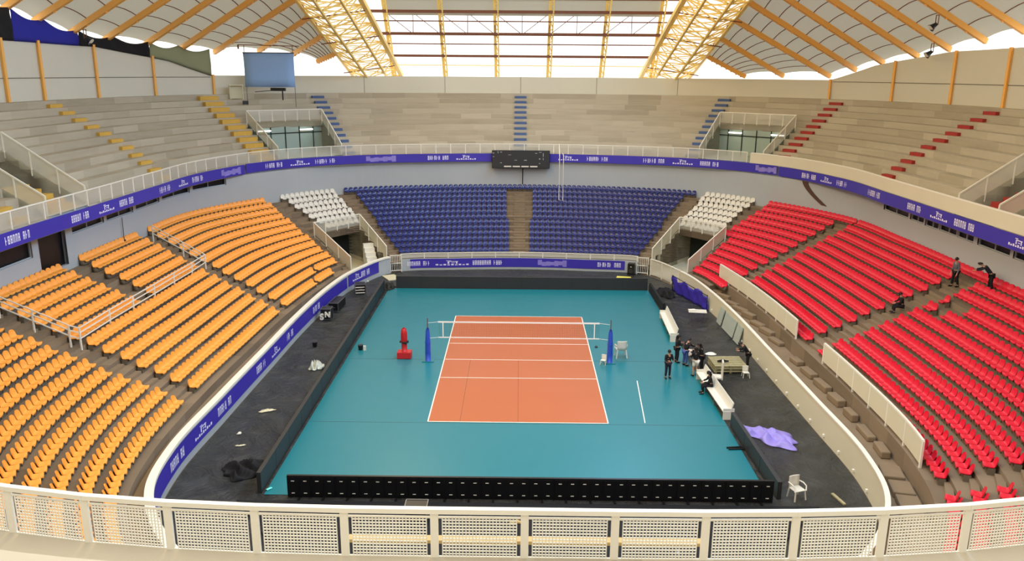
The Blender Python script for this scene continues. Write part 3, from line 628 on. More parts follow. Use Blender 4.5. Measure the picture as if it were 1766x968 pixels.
def seatrow(col, k, s0, s1, block, frm, pitch=.5, rev=False, t_off=.66, skip=()):
    t = (k+t_off)/NL; fn = lambda s: low(s, t); a, b = (s1, s0) if rev else (s0, s1)
    tab = along(fn, a, b); L = tab[-1][1]; n = int(L/pitch)
    for i in range(n):
        if i in skip: continue
        s = at_len(tab, (L-n*pitch)/2+pitch*(i+.5)); q = fn(s); x, y, z = project((q.x, q.y, lz(k)+.5))
        if not (-150 < x < 1916 and y < 1050): continue
        vis = -5 < x < 1771 and y < (862 if 250 < x < 1560 else 850+ (10 if x > 1500 else 0))
        seats[col].append((z if vis else z+500, (q.x, q.y, lz(k)), ang_of(low, s, t)+PI, col, k, i+1, block, frm))
for k in range(13):
    g = k/12
    # orange: near block, middle block (split above), far curved block
    a2 = -7.2-.0*g
    seatrow('orange', k, -7.2+.0*g, -9.6, 'block next to the mesh railing', 'stairs')
    if k <= 6: seatrow('orange', k, -5.02, -7.02, 'block below the fenced box', 'far end')
    else:
        seatrow('orange', k, -5.02, -5.9, 'fenced box half by blue side', 'far end'); seatrow('orange', k, -6.1, -7.02, 'fenced box half by mesh railing', 'far end')
    seatrow('orange', k, -2.94, -4.86, 'curved corner block', 'portal end', skip=((0, 1, 2, 9) if k == 0 else (6,) if k == 1 else ()))
    # blue
    if k < 12:
        seatrow('blue', k, -.13, -1.86+.0*g, 'orange side half', 'middle stairs', .49); seatrow('blue', k, .13, 1.86, 'red side half', 'middle stairs', .49)
    else: seatrow('blue', k, -1.97, 1.97, 'against the wall', 'orange end', .49)
    if k >= 6:
        seatrow('white', k, -2.03, -2.6-(.17*(k-6)/6), 'block over the orange side portal', 'blue end', .54, t_off=.7); seatrow('white', k, 2.03, 2.66+.04*(k-6)/6, 'block over the red side portal', 'blue end', .54, t_off=.7)
    # red
    lo = 2.88
    seatrow('red', k, lo if k < 6 else 2.74+.02*(k-6), 3.9 if k < 12 else 4.1, 'corner block beside portal', 'portal end')
    if k >= 1:
        if k < 12:
            seatrow('red', k, 4.08, 5.98, 'large middle block', 'corner stairs', skip=())
            seatrow('red', k, 6.2 if k not in (8, 9) else 6.2, 8.42 if k > 0 else 8.3, 'block past the seated man', 'cross stairs', skip=((2, 3) if k == 8 else (1, 2, 3, 4) if k == 9 else ()))
            seatrow('red', k, 8.62, 10.2, 'block next to the mesh railing', 'stairs')
        else: seatrow('red', k, 4.1, 8.42, 'row against the wall', 'corner end')
for col, lst in seats.items():
    lst.sort(key=lambda q: q[0]); ind, rest = lst[:300], lst[300:]
    grp = {'orange': 'orange stadium seats', 'red': 'red stadium seats', 'blue': 'blue stadium seats', 'white': 'white stadium seats above the portals'}[col]
    for (z, p, rz, c, k, i, block, frm) in ind:
        o = bpy.data.objects.new(col+'_stadium_chair', SEATM[col]); C.objects.link(o); o.location = p; o.rotation_euler[2] = rz
        tag(o, '%s chair, %s row up, %s from the %s, %s' % (col, ordw(k+1), ordw(i), frm, block), 'chair', grp)
    if rest:
        me = SEATM[col]; vs = [v.co.copy() for v in me.vertices]; fs = [tuple(f.vertices) for f in me.polygons]; ms = [f.material_index for f in me.polygons]; mb = MB()
        for (z, p, rz, *_r) in rest:
            ca, sa = math.cos(rz), math.sin(rz); b0 = len(mb.v)
            mb.v += [(v.x*ca-v.y*sa+p[0], v.x*sa+v.y*ca+p[1], v.z+p[2]) for v in vs]; mb.f += [tuple(b0+q for q in f) for f in fs]; mb.m += ms
        o = mb.build('distant_%s_seating' % col, [col+'_plastic', 'dark_concrete'], smooth=True)
        tag(o, 'the many farther %s seats in long rows behind the larger ones' % col, 'seating', kind='stuff')
# aisle half-steps on the lower terraces
aisles = [(-7.11, 0, 12, 'between the near block and the fenced box', 1.2), (-4.94, 0, 12, 'beside the fenced box and corner block', 1.0), (-2.88, 0, 12, 'between orange corner block and portal', .5), (-1.96, 0, 12, 'between blue seats and orange side portal', .8), (0, 0, 12, 'in the middle of the blue seats', 1.1),
          (1.96, 0, 12, 'between blue seats and red side portal', .8), (3.99, 1, 12, 'between the two far red blocks', 1.0), (6.09, 1, 12, 'beside the seated man in the red stand', 1.3), (8.52, 1, 12, 'between red blocks next to the mesh railing', 1.4)]
mb0 = {}
for s, k0, k1, where, wd in aisles:
    for k in range(k0, k1):
        t = (k+.8)/NL; q = low(s, t)
        if wd not in mb0: mb = MB(); mb.box((0, 0, .0875), (wd, .3, .175)); o = mb.build('tmp', 'concrete'); mb0[wd] = o.data; bpy.data.objects.remove(o)
        o = bpy.data.objects.new('aisle_step', mb0[wd]); C.objects.link(o); o.location = (q.x, q.y, lz(k)); o.rotation_euler[2] = ang_of(low, s, t)
        tag(o, 'brown concrete step %s, %s row up' % (where, ordw(k+1)), 'step', 'concrete steps '+where)
# ---------------------------------------------------------------- fence of the box in the orange stand
def lowpt(s, k, f=.0): return low(s, (k+f)/NL)
fr = empty('box_fence', tuple(V(lowpt(-6, 7), lz(7))), label='white tubular fence enclosing a box of orange seats', cat='fence'); finv = Matrix.Translation(-fr.location)
fence_pts = [(-4.94, 11, .9)]+[(-4.94, k, .1) for k in (9, 7)]+[(s, 7, -.02) for s in (-5.25, -5.6, -5.95, -6.3, -6.65, -7.05)]+[(-7.07, k, .1) for k in (7.4, 9.5, 11.5)]
W3 = [V(low(s, (k+f)/NL), lz(int(k)) if k != 7 or s in (-4.94,) else lz(6)+.1) for s, k, f in fence_pts]
W3 = [Vector((p.x, p.y, LZ+LD*(fence_pts[i][1]+fence_pts[i][2]))) for i, p in enumerate(W3)]
for p in W3: mb = MB(); mb.bar(p-Vector((0, 0, .15)), p+Vector((0, 0, 1.0)), .07); mb.build('post', 'white_paint', fr).matrix_parent_inverse = finv
for z in (.45, .75, 1.0):
    mb = MB()
    for p, q in zip(W3, W3[1:]): mb.bar(p+Vector((0, 0, z)), q+Vector((0, 0, z)), .05)
    mb.build('rail', 'white_paint', fr).matrix_parent_inverse = finv
# cream panels in front of the red stand
for a, b, lab in ((3.52, 5.8, 'long cream panel railing before the red middle block'), (6.4, 8.15, 'cream panel railing before the red block closest to the mesh railing')):
    f = lambda s: low(s, 1/13+.012)
    root, pos = railing('stand_panel_railing', lab, 'railing', f, a, b, 1.5, 2.72, 1.9, .09, .1, None)
    mb = MB(); sheet(mb, lambda s: low(s, 1/13+.008), a, b, 1.72, 2.7); mb.uv = {}; o = mb.build('panel', 'cream_panel', root); o.matrix_parent_inverse = Matrix.Translation(-root.location); so = o.modifiers.new('t', 'SOLIDIFY'); so.thickness = .04
# broken kerb stones on the red side walkway
rnd = random.Random(3)
for i in range(16):
    s = 3.6+i*.27; 
    if 5.75 < s < 5.95: continue
    q = low(s, .05); mb = MB(); hh = .22+.2*rnd.random(); mb.box((0, 0, hh/2), (rnd.uniform(1.0, 1.5), rnd.uniform(.35, .5), hh))
    o = mb.build('concrete_block', 'concrete', bevel=.06, loc=(q.x, q.y, .6), rz=ang_of(low, s, .05)); tag(o, 'rough concrete block at the foot of the red stand, %s from the corner' % ordw(i+1), 'block', 'rough blocks along the red stand walkway')
for i, (s, d) in enumerate(((8.0, .9), (8.25, .5), (8.5, .9), (8.75, .6), (8.95, .2))):
    q = low(s, .02); mb = MB(); mb.box((0, 0, .13), (1.1, .85, .3)); o = mb.build('kerb_step', 'concrete', bevel=.05, loc=(q.x, q.y, .6), rz=ang_of(low, s, .05)+.1*i); tag(o, 'brown kerb step below the closest red block, %s from the panel railing' % ordw(i+1), 'step', 'kerb steps below the red stand')
# ---------------------------------------------------------------- arena floor
mb = MB(); ss = srange(-12, 12, .1)
for s, s2 in zip(ss, ss[1:]):
    a, b = offP('B', s, -.03), offP('B', s2, -.03); mb.quad(V(Vector((0, a.y)), .004), V(Vector((0, b.y)), .004), V(b, .004), V(a, .004))
tag(mb.build('floor_sheet', 'black_sheet'), 'wrinkled black plastic sheet covering the arena floor around the court', 'floor sheet')
ct = empty('volleyball_court', (0, 0, 0), label='teal and orange volleyball court flooring with white lines', cat='court')
mb = MB(); mb.quad((-10.45, -16.3, .02), (10.4, -16.3, .02), (10.4, 16.5, .02), (-10.45, 16.5, .02)); mb.build('playing_mat', 'teal_mat', ct)
mb = MB(); mb.quad((-4.5, -9, .026), (4.5, -9, .026), (4.5, 9, .026), (-4.5, 9, .026)); mb.build('court_zone', 'court_orange', ct, label='orange inner court')
def line(x0, y0, x1, y1, nm='court_line', w_=.06, z=.031):
    mb = MB(); mb.box(((x0+x1)/2, (y0+y1)/2, z), (max(abs(x1-x0), w_), max(abs(y1-y0), w_), .004)); return mb.build(nm, 'line_white', ct)
for a in ((-4.5, -9, 4.5, -9), (-4.5, 9, 4.5, 9), (-4.5, -9, -4.5, 9), (4.5, -9, 4.5, 9), (-4.5, -3, 4.5, -3), (-4.5, 3, 4.5, 3), (-4.5, 0, 4.5, 0)): line(*a)
mb = MB(); mb.bar((6.75, -3.2, .03), (6.35, -8.9+ .0, .03), .05, .01); mb.build('court_line', 'line_white', ct)
for y in (-9, 0.1): mb = MB(); mb.box((0, y-.12, .0215), (20.8, .025, .002)) ; mb.build('mat_seam', 'dark_board', ct) if y else None
for x in (-2.9, .0): mb = MB(); mb.box((x, -4.5, .0275), (.02, 9, .002)); mb.build('mat_seam', 'rust_steel', ct)
# net
nt_ = empty('volleyball_net', (0, 0, 0), label='white-taped volleyball net across the orange court', cat='net')
for z, h, nm in ((2.4, .09, 'top_tape'), (1.43, .06, 'bottom_tape')): mb = MB(); mb.bar((-4.85, 0, z), (4.85, 0, z), .02, h); mb.build(nm, 'net_tape', nt_)
for x in (-4.55, 4.55): mb = MB(); mb.bar((x, -.015, 1.43), (x, -.015, 2.43), .06, .012, upv=(0, 1, 0)); mb.build('side_tape', 'net_tape', nt_)
mb = MB(); mb.quad((-4.85, 0, 1.45), (4.85, 0, 1.45), (4.85, 0, 2.38), (-4.85, 0, 2.38), 0, ((0, 0), (9.7, 0), (9.7, .93), (0, .93))); mb.build('net_mesh', 'net_mesh', nt_)
for x, sx in ((-4.85, -5.45), (4.85, 5.45)):
    for z in (1.43, 2.4): mb = MB(); mb.bar((x, 0, z), (sx, -.2, z), .015); mb.build('cord', 'net_tape', nt_)
for x, lab in ((-5.45, 'blue padded net post beside the red padded post'), (5.5, 'blue padded net post beside the white armchair')):
    r = empty('net_post', (x, -.3, .02), label=lab, cat='net post')
    mb = MB(); mb.tube([(0, 0, 0), (0, 0, .6), (0, 0, 1.2), (0, .04, 1.9), (0, .05, 2.1)], [.17, .17, .16, .12, .06], 14); mb.build('padding', 'pad_blue', r, smooth=True)
    mb = MB(); mb.tube([(0, .04, 2.05), (0, .05, 2.7)], .035, 8); mb.build('pole', 'steel_grey', r)
    for z in (.5, 1.15): mb = MB(); mb.tube([(0, 0, z), (0, 0, z+.05)], .178, 14); mb.build('strap', 'pad_blue', r)
    mb = MB(); mb.box((0, 0, .02), (.7, .5, .04)); mb.build('base_plate', 'teal_mat', r)
# padded red machine / stand
r = empty('red_padded_stand', (-6.95, .25, .02), label='red padded stand with black clamp on the teal floor', cat='stand')
mb = MB(); mb.box((0, 0, .22), (.85, .6, .42)); mb.build('base', 'pad_red', r, bevel=.03)
mb = MB(); mb.tube([(0, 0, .4), (0, 0, .95), (0, 0, 1.05), (0, 0, 1.6), (0, 0, 1.85), (0, 0, 1.93)], [.17, .17, .2, .19, .14, .04], 16); mb.build('pillar', 'pad_red', r, smooth=True)
mb = MB(); mb.tube([(-.26, -.05, 1.05), (.28, -.05, 1.05)], .08, 10); mb.tube([(-.1, -.15, 1.03), (.2, -.2, 1.0)], .07, 8); mb.build('clamp', 'black_plastic', r)
# plastic chairs
def plastic_chair(x, y, rz, lab, sc_=1.0, arms=True):
    r = empty('plastic_chair', (x, y, .02), rz, label=lab, cat='chair'); k = sc_
    mb = MB(); mb.box((0, 0, .43*k), (.5*k, .48*k, .04*k)); mb.build('seat', 'white_plastic', r, bevel=.015)
    mb = MB(); mb.grid([[(c*.25*k, -.22*k-.05*(z-.4)*k+.04*(1-c*c)*-k*1, z*k) for c in (-1, -.5, 0, .5, 1)] for z in (.42, .6, .75, .88, .92)]); o = mb.build('backrest', 'white_plastic', r, smooth=True); so = o.modifiers.new('t', 'SOLIDIFY'); so.thickness = .03
    for a in (-1, 1):
        for b in (-1, 1): mb = MB(); mb.bar((a*.22*k, b*.2*k, .43*k), (a*.27*k, b*.25*k, 0), .05*k, .04*k); mb.build('leg', 'white_plastic', r)
        if arms: mb = MB(); mb.tube([(a*.26*k, -.24*k, .66*k), (a*.29*k, 0, .67*k), (a*.28*k, .2*k, .62*k), (a*.27*k, .22*k, .42*k)], .028*k, 8); mb.build('armrest', 'white_plastic', r, smooth=True)
    return r
plastic_chair(6.3, .75, R_(4), 'large white armchair with its back to the camera beside the net post', 1.22)
plastic_chair(5.1, -.55, R_(160), 'small white plastic stool-like chair before the blue net post', .62, False)
plastic_chair(11.5, -16.1, R_(200), 'white plastic armchair on the black sheet past the video boards', 1.0)
plastic_chair(13.1, -2.45, R_(180), 'small white plastic stool at the corner of the pallet stack', .7, False)
# surround boards
def board(lab, x0, y0, x1, y1, h, mt='dark_board', th=.18):
    a, b = Vector((x0, y0)), Vector((x1, y1)); r = empty('court_surround_board', (*a, 0), math.atan2(y1-y0, x1-x0), label=lab, cat='board'); L = (b-a).length
    mb = MB(); mb.box((L/2, 0, h/2), (L, th, h)); mb.build('panel', mt, r, bevel=.01)
    mb = MB(); n = int(L/2)
    for i in range(1, n): mb.box((L*i/n, 0, h/2), (.02, th+.012, h-.02))
    mb.build('joint', 'black_plastic', r); return r
board('long dark grey board behind the court, below the blue seats', -9.9, 16.65, 10.35, 16.65, 1.0)
board('long dark board along the court on the orange stand side', -10.65, -16.2, -10.75, 15.6, .95)
board('dark board along the court corner next to the purple leaning banner', 10.6, 10.4, 10.5, 16.3, .7, 'black_cloth')
board('dark board along the court on the near red side', 10.75, -16.2, 10.6, -9.2, .8)
# LED wall seen from behind: 20 cabinets
proto = None
for i in range(20):
    x = -9.4+.99*(i+.5)
    if proto is None:
        r = empty('video_board', (x, -16.45, .02)); mb = MB(); mb.box((0, 0, .5), (.988, .12, .96)); mb.box((0, -.07, .5), (.9, .04, .84)); mb.build('cabinet', 'black_plastic', r)
        for a in (-.25, .25):
            for z in (.22, .76): mb = MB(); mb.box((a, -.1, z), (.13, .02, .022)); mb.build('latch', 'white_plastic', r)
        mb = MB(); mb.bar((0, -.1, .15), (0, -.1, .85), .03, .03); mb.build('rear_bar', 'black_plastic', r)
        mb = MB(); mb.box((0, -.2, .03), (.08, .3, .05)); mb.build('foot', 'black_plastic', r); proto = r
    else: r = copy_tree(proto); r.location.x = x
    tag(r, 'black video board seen from behind, %s from the orange stand end' % ordw(i+1), 'video board', 'video boards along the near end of the court')
mb = MB(); mb.quad((-6.5, -23.4, .05), (6.5, -23.4, .05), (12.2, -16.8, .05), (-11.4, -16.8, .05)); o = mb.build('black_drape', 'black_cloth'); so = o.modifiers.new('t', 'SOLIDIFY'); so.thickness = .03; tag(o, 'flat matt black drape on the floor behind the video boards', 'drape')
# scoreboard
r = empty('scoreboard', (.08, 33.85, 7.74), label='wide black scoreboard hanging on the balcony above the blue seats', cat='scoreboard')
mb = MB(); mb.box((0, 0, .88), (5.7, .3, 1.76)); mb.build('housing', 'black_plastic', r, bevel=.02)
mb = MB(); mb.box((0, -.16, .88), (5.6, .02, 1.66)); mb.build('display', 'dark_board', r)
for k in range(4): mb = MB(); mb.box((-1.3+.86*k, -.19, .2), (.72, .03, .12)); mb.build('light_bar', 'white_plastic', r)
for x, z, a, h in ((-.5, .82, .25, .04), (.45, .82, .28, .06), (-1.1, 1.34, .3, .03), (-2.25, 1.58, .04, .22), (-1.95, 1.6, .16, .06), (1.5, 1.5, .2, .05), (2.2, 1.35, .05, .35), (2.2, .95, .05, .2), (1.9, 1.6, .25, .04), (-2.7, 1.5, .16, .05), (-2.7, 1.15, .16, .04), (-1.95, .55, .16, .05), (1.85, .95, .12, .1), (1.85, .5, .12, .06)):
    mb = MB(); mb.box((x, -.19, z), (a, .02, h)); mb.build('indicator', 'wall_paint', r)
mb = MB(); mb.tube([(0.2, .1, 0), (.2, .1, -1.6)], .05, 8); mb.build('cable', 'black_plastic', r)
mb = MB(); 
for x in (-2.4, 2.4): mb.box((x, .25, 1.2), (.1, .4, .5))
mb.build('bracket', 'steel_grey', r)
# hanging loop of white cable next to the scoreboard
r = empty('cable_loop', (3.9, 31.5, 10.2), label='thin white hanging cable loop beside the scoreboard', cat='cable'); mb = MB(); mb.tube([(-.1, 1.8, .0), (-.1, .3, -1), (-.1, 0, -5.2), (.28, 0, -5.3), (.28, .3, -1), (.28, 1.8, -.9)], .04, 6); mb.build('cable', 'white_paint', r)
# projection screen and desk
r = empty('projection_screen', (-24.0, 33.0, 14.95), 0, label='pale blue projection screen standing on the upper tier corner', cat='screen')
mb = MB(); mb.grid([[((-2.42+4.84*c/6)*(1-.02*math.sin(PI*zz)), -.04*math.sin(PI*c/6), .45+3.15*zz) for c in range(7)] for zz in (0, .25, .5, .75, 1)]); o = mb.build('screen_sheet', 'screen_blue', r, smooth=True); so = o.modifiers.new('t', 'SOLIDIFY'); so.thickness = .02
mb = MB(); mb.bar((-2.45, 0, 3.62), (2.45, 0, 3.62), .08); mb.build('top_bar', 'dark_board', r)
for x in (-2.3, 2.35): mb = MB(); mb.bar((x, .06, -1.45), (x, .06, 3.6), .05); mb.build('pole', 'steel_grey', r)
mb = MB(); mb.bar((-2.85, .1, 4.34), (2.95, .1, 4.24), .07); mb.bar((-2.85, .1, 4.34), (-2.85, .1, 3.95), .12); mb.bar((2.3, .1, 4.26), (2.3, .06, 3.6), .05); mb.bar((-2.3, .1, 4.33), (-2.3, .06, 3.6), .05); mb.build('hanging_bar', 'rust_steel', r)
mb = MB(); mb.box((.8, -.2, .25), (1.4, .3, .3)); mb.bar((-1.4, -.3, .0), (.2, -.2, .15), .06); mb.bar((1.2, -.2, .15), (1.2, -.2, -.75), .1); mb.build('winch_box', 'black_plastic', r)
r = empty('control_desk', (-27.3, 32.9, 14.2), R_(30), label='small pale desk on the top row beside the projection screen', cat='desk')
mb = MB(); mb.box((0, 0, 1.35), (1.3, .6, .08)); mb.build('top', 'pale_board', r)
mb = MB(); mb.box((0, .2, .7), (1.2, .05, 1.2)); mb.build('back_panel', 'pale_board', r)
for x in (-.58, .58): mb = MB(); mb.bar((x, -.25, 0), (x, -.25, 1.35), .07); mb.build('leg', 'pale_board', r)
mb = MB(); mb.box((.3, -.1, .2), (.5, .3, .35)); tag(mb.build('equipment_case', 'black_plastic', loc=(-26.6, 32.3, 13.75), rz=.5), 'small black case beside the pale desk on the top row', 'case')
# ---------------------------------------------------------------- benches, table, panels
def bench(lab, x0, y0, x1, y1, flip=1):
    a, b = Vector((x0, y0)), Vector((x1, y1)); L = (b-a).length; r = empty('team_bench', (*a, .02), math.atan2(y1-y0, x1-x0), label=lab, cat='bench')
    mb = MB(); mb.box((L/2, 0, .42), (L, .42, .07)); mb.build('seat', 'white_plastic', r, bevel=.02)
    mb = MB(); mb.grid([[(x, flip*(.2+.12*z), .42+.48*z) for x in (0, L/3, 2*L/3, L)] for z in (0, .5, 1)]); o = mb.build('backrest', 'white_plastic', r); so = o.modifiers.new('t', 'SOLIDIFY'); so.thickness = .05
    for x in (.04, L-.04): mb = MB(); mb.box((x, flip*.08, .3), (.06, .56, .6)); mb.build('end_panel', 'white_plastic', r)
    for x in (L*.33, L*.66): mb = MB(); mb.bar((x, 0, 0), (x, 0, .42), .06, .35); mb.build('leg', 'steel_grey', r)
    return r
bench('long white team bench at court edge, before the people at the table', 10.05, 3.7, 10.25, 9.0, -1)
bench('long white team bench at court edge with a person seated on its end', 10.55, -8.4, 10.37, -2.8, -1)
r = empty('white_table', (12.6, 8.4, .02), R_(-8), label='white folding table with papers in front of the purple leaning banner', cat='table')
mb = MB(); mb.box((0, 0, .72), (1.25, .8, .04)); mb.build('table_top', 'white_plastic', r)
for x in (-.5, .5):
    for y in (-.3, .3): mb = MB(); mb.bar((x, y, 0), (x, y, .7), .04); mb.build('leg', 'steel_grey', r)
mb = MB(); mb.box((0, 0, 0), (.5, .35, .03)); tag(mb.build('paper_stack', 'white_paint', loc=(12.25, 8.55, .79), rz=.2), 'stack of white papers on the white folding table', 'papers')
r = empty('leaning_banner', (12.9, 13.2, .0), label='crumpled dark purple banner leaning on a frame near the far corner', cat='banner')
mb = MB(); mb.grid([[(-.6+1.55*i/12+.1*math.sin(i*2.1+j), 3.2-5.4*i/12+.1*math.cos(i*1.3), (1.3-.0*i)*j/6*(1-.25*math.sin(i*.7)**2)+.02) for i in range(13)] for j in range(7)]); o = mb.build('cloth', 'banner_purple', r, smooth=True); so = o.modifiers.new('t', 'SOLIDIFY'); so.thickness = .02
mb = MB(); mb.bar((-.6, 3.2, 0), (-.6, 3.2, 1.35), .05); mb.bar((.95, -2.2, 0), (.95, -2.2, 1.2), .05); mb.bar((-.6, 3.2, 1.3), (.95, -2.2, 1.15), .04); mb.build('frame', 'black_plastic', r)
for i, (y, L) in enumerate(((7.7, .9), (5.7, 2.3), (3.7, 1.0))):
    q = P('B', 12-7-(y-5)/6.5 if y > 5 else 5+(5-y)/7); mb = MB(); mb.box((0, 0, .6), (L, .06, 1.15)); o = mb.build('grey_panel', 'grey_panel', loc=(q.x-.34-.0, y, .03), rz=R_(93)); o.rotation_euler = (R_(13), 0, R_(93)); tag(o, ('narrow grey board leaning on the cream barrier, %s of three' % ('farthest', '', 'closest')[i]) if i != 1 else 'wide grey board leaning on the cream barrier between two narrow ones', 'board', 'grey boards leaning on the cream barrier')
# pallet stack and things
r = empty('pallet_stack', (12.35, -1.1, .02), R_(2), label='low stack of wooden pallets and boards on the black sheet', cat='pallet')
for k in range(3):
    mb = MB(); z = .08+.17*k
    for j in range(7): mb.box((-.0, -.75+.25*j, z+.05), (1.9-.1*(k % 2), .17, .03))
    for x in (-.85, 0, .85): mb.box((x, 0, z-.01), (.12, 1.6, .1))
    mb.build('pallet_layer', 'pallet_wood', r)
mb = MB(); mb.grid([[(.35*math.cos(a)*q, .22*math.sin(a)*q, .12*(1-q*q)+.02) for a in [2*PI*i/12 for i in range(13)]] for q in (.02, .5, 1)]); tag(mb.build('folded_cloth', 'white_paint', loc=(11.6, -.1, .56), smooth=True), 'white folded cloth on the corner of the pallet stack', 'cloth')
mb = MB(); mb.tube([(-.3, 0, .04), (0, .05, .06), (.35, 0, .04)], [.05, .09, .04], 8); tag(mb.build('black_bag', 'black_cloth', loc=(12.0, -1.4, .56), smooth=True), 'small black bag lying on the pallet stack', 'bag')
# lilac cloth
def rag(name, mt, lab, cat, cx, cy, w_, h_, rz, hgt, seed, nx=26, ny=16):
    rnd = random.Random(seed); ph = [rnd.uniform(0, 6) for _ in range(6)]; rows = []
    for j in range(ny+1):
        row = []
        for i in range(nx+1):
            u, v = i/nx*2-1, j/ny*2-1; edge = 1+.16*math.sin(3*math.atan2(v, u+1e-6)+ph[0])+.1*math.sin(7*math.atan2(v, u+1e-6)+ph[1])
            m_ = max(abs(u), abs(v)); r_ = math.hypot(u, v); k = (m_/r_ if r_ > 1e-6 else 1)
            x = u*k*edge*w_/2; y = v*k*edge*h_/2; fold = .5+.5*math.sin(9*u+5*v+ph[2]+1.5*math.sin(4*v+ph[3])); z = .03+hgt*fold**2*(1-m_**4)+.03*math.sin(17*u+ph[4])**2*(1-m_**2)
            row.append((x, y, z))
        rows.append(row)
    mb = MB(); mb.grid(rows); o = mb.build(name, mt, smooth=True, loc=(cx, cy, .01), rz=rz); so = o.modifiers.new('t', 'SOLIDIFY'); so.thickness = .015; return tag(o, lab, cat)
rag('lilac_cloth', 'lilac_cloth', 'crumpled shiny lilac cloth lying on the black sheet by the court edge', 'cloth', 12.15, -10.3, 3.0, 1.7, R_(-48), .28, 5)
rag('plastic_wrap', 'wrap_plastic', 'crumpled clear plastic wrap beside the dark board, orange side', 'plastic wrap', -11.9, -1.7, .9, .8, 0, .5, 8, 14, 10)
rag('plastic_wrap', 'pale_board', 'flat torn plastic scrap with shiny strips below the purple banner', 'plastic wrap', -12.9, -7.9, .8, .35, .4, .05, 12, 14, 10)
rag('plastic_scrap', 'white_plastic', 'small white scrap on the black sheet nearer the mesh railing', 'scrap', -13.4, -10.6, .3, .2, 1.4, .04, 14, 6, 5)
rag('plastic_scrap', 'pale_board', 'thin pale scrap on the black sheet beside the small white one', 'scrap', -12.9, -11.9, .5, .14, .3, .04, 15, 6, 5)
rag('black_tarp_heap', 'black_cloth', 'crumpled black tarp heap at the near end of the dark board', 'tarp', -11.9, -14.3, 1.9, 1.6, .5, .4, 21)
rag('black_tarp_heap', 'black_cloth', 'crumpled black tarp on the board corner by the far red corner', 'tarp', 11.5, 15.3, 1.6, 2.2, .2, .5, 22)
rag('black_tarp_heap', 'black_sheet', 'folded dark tarp at the far orange corner of the court', 'tarp', -10.6, 16.6, 1.3, 1.5, .2, .4, 23)
# floor boards and cards
mb = MB(); mb.box((0, 0, .02), (1.1, 1.8, .05)); tag(mb.build('pale_board', 'pale_board', loc=(-10.8, 19.9, .01), rz=R_(28)), 'pale flat board lying on the floor before the tubular gate', 'board')
mb = MB(); mb.box((0, 0, .02), (1.2, 1.1, .05)); tag(mb.build('yellow_board', 'yellow_card', loc=(8.9, 20.4, .01), rz=R_(-12)), 'bright yellow square board on the black sheet below the blue seats', 'board')
r = empty('loudspeaker', (9.75, 21.9, .0), R_(-18), label='black loudspeaker box standing against the far barrier beside the gate', cat='loudspeaker')
mb = MB(); mb.box((0, 0, .5), (.6, .5, 1.0)); mb.build('cabinet', 'black_plastic', r, bevel=.02)
mb = MB(); mb.tube([(0, -.26, .35), (0, -.27, .35)], .2, 16); mb.build('speaker_cone', 'dark_board', r); mb = MB(); mb.box((0, -.262, .72), (.1, .02, .06)); mb.build('badge', 'white_plastic', r)
# the R and the S N letter blocks
def letter(ch, lab, loc, size, rz, tilt=90):
    cu = bpy.data.curves.new('letter_sign', 'FONT'); cu.body = ch; cu.size = size; cu.extrude = .06; cu.offset = .02; cu.align_x = 'CENTER'
    o = bpy.data.objects.new('letter_sign', cu); C.objects.link(o); bpy.context.view_layer.update()
    me = bpy.data.meshes.new_from_object(o.evaluated_get(bpy.context.evaluated_depsgraph_get())); bpy.data.objects.remove(o)
    me.materials.clear(); me.materials.append(M('white_paint')); o = bpy.data.objects.new('letter_sign', me); C.objects.link(o); o.location = loc; o.rotation_euler = (R_(tilt), 0, rz); return tag(o, lab, 'letter')
letter('R', 'white letter R standing on the black sheet near the far orange corner', (-12.75, 18.5, .03), .8, 0)
def flight_case(lab, x, y, rz, w_, d_, h_, silver=True):
    r = empty('flight_case', (x, y, .03), rz, label=lab, cat='case'); mb = MB(); mb.box((0, 0, h_/2+.05), (w_, d_, h_)); mb.build('body', 'black_plastic', r, bevel=.01)
    mb = MB()
    for a in (-1, 1):
        for b in (-1, 1): mb.bar((a*w_/2, b*d_/2, .05), (a*w_/2, b*d_/2, h_+.05), .04)
        mb.bar((a*w_/2, -d_/2, h_+.05), (a*w_/2, d_/2, h_+.05), .04); mb.bar((-w_/2, a*d_/2, h_+.05), (w_/2, a*d_/2, h_+.05), .04); mb.bar((-w_/2, a*d_/2, .06), (w_/2, a*d_/2, .06), .04)
    mb.build('edge_frame', 'steel_grey', r); mb = MB(); mb.box((0, -d_/2-.01, h_*.55), (w_*.3, .03, .06)); mb.build('handle', 'steel_grey', r)
    for a in (-1, 1):
        for b in (-1, 1): mb = MB(); mb.tube([(a*w_*.4-.02, b*d_*.38, .03), (a*w_*.4+.02, b*d_*.38, .03)], .03, 8); mb.build('caster', 'black_plastic', r)
    return r
flight_case('black equipment case with metal edges at the barrier bend, orange side', -12.5, 15.0, R_(15), .8, .9, .7)
mb = MB()
for k in range(3): mb.box((0, -.47+.06*k, .3+.2*k), (.7, .05, .05))
tag(mb.build('cable_rack', 'white_plastic', loc=(-12.4, 14.3, .03), rz=R_(15)), 'white shelf bars of the rack standing before the barrier bend case', 'rack')
flight_case('long dark case pushed along the purple barrier banner', -13.35, 10.6, R_(-4), .7, 1.9, .6)
flight_case('black case with white characters S and N on its front', -13.5, 8.0, 0, .7, .7, .75)
letter('S', 'white letter S standing against the black case', (-13.75, 7.56, .1), .6, 0); letter('N', 'white letter N standing against the black case', (-13.35, 7.56, .3), .5, 0)
flight_case('grey metal-edged equipment case behind the video boards', -3.9, -18.2, 0, .85, .6, .7)
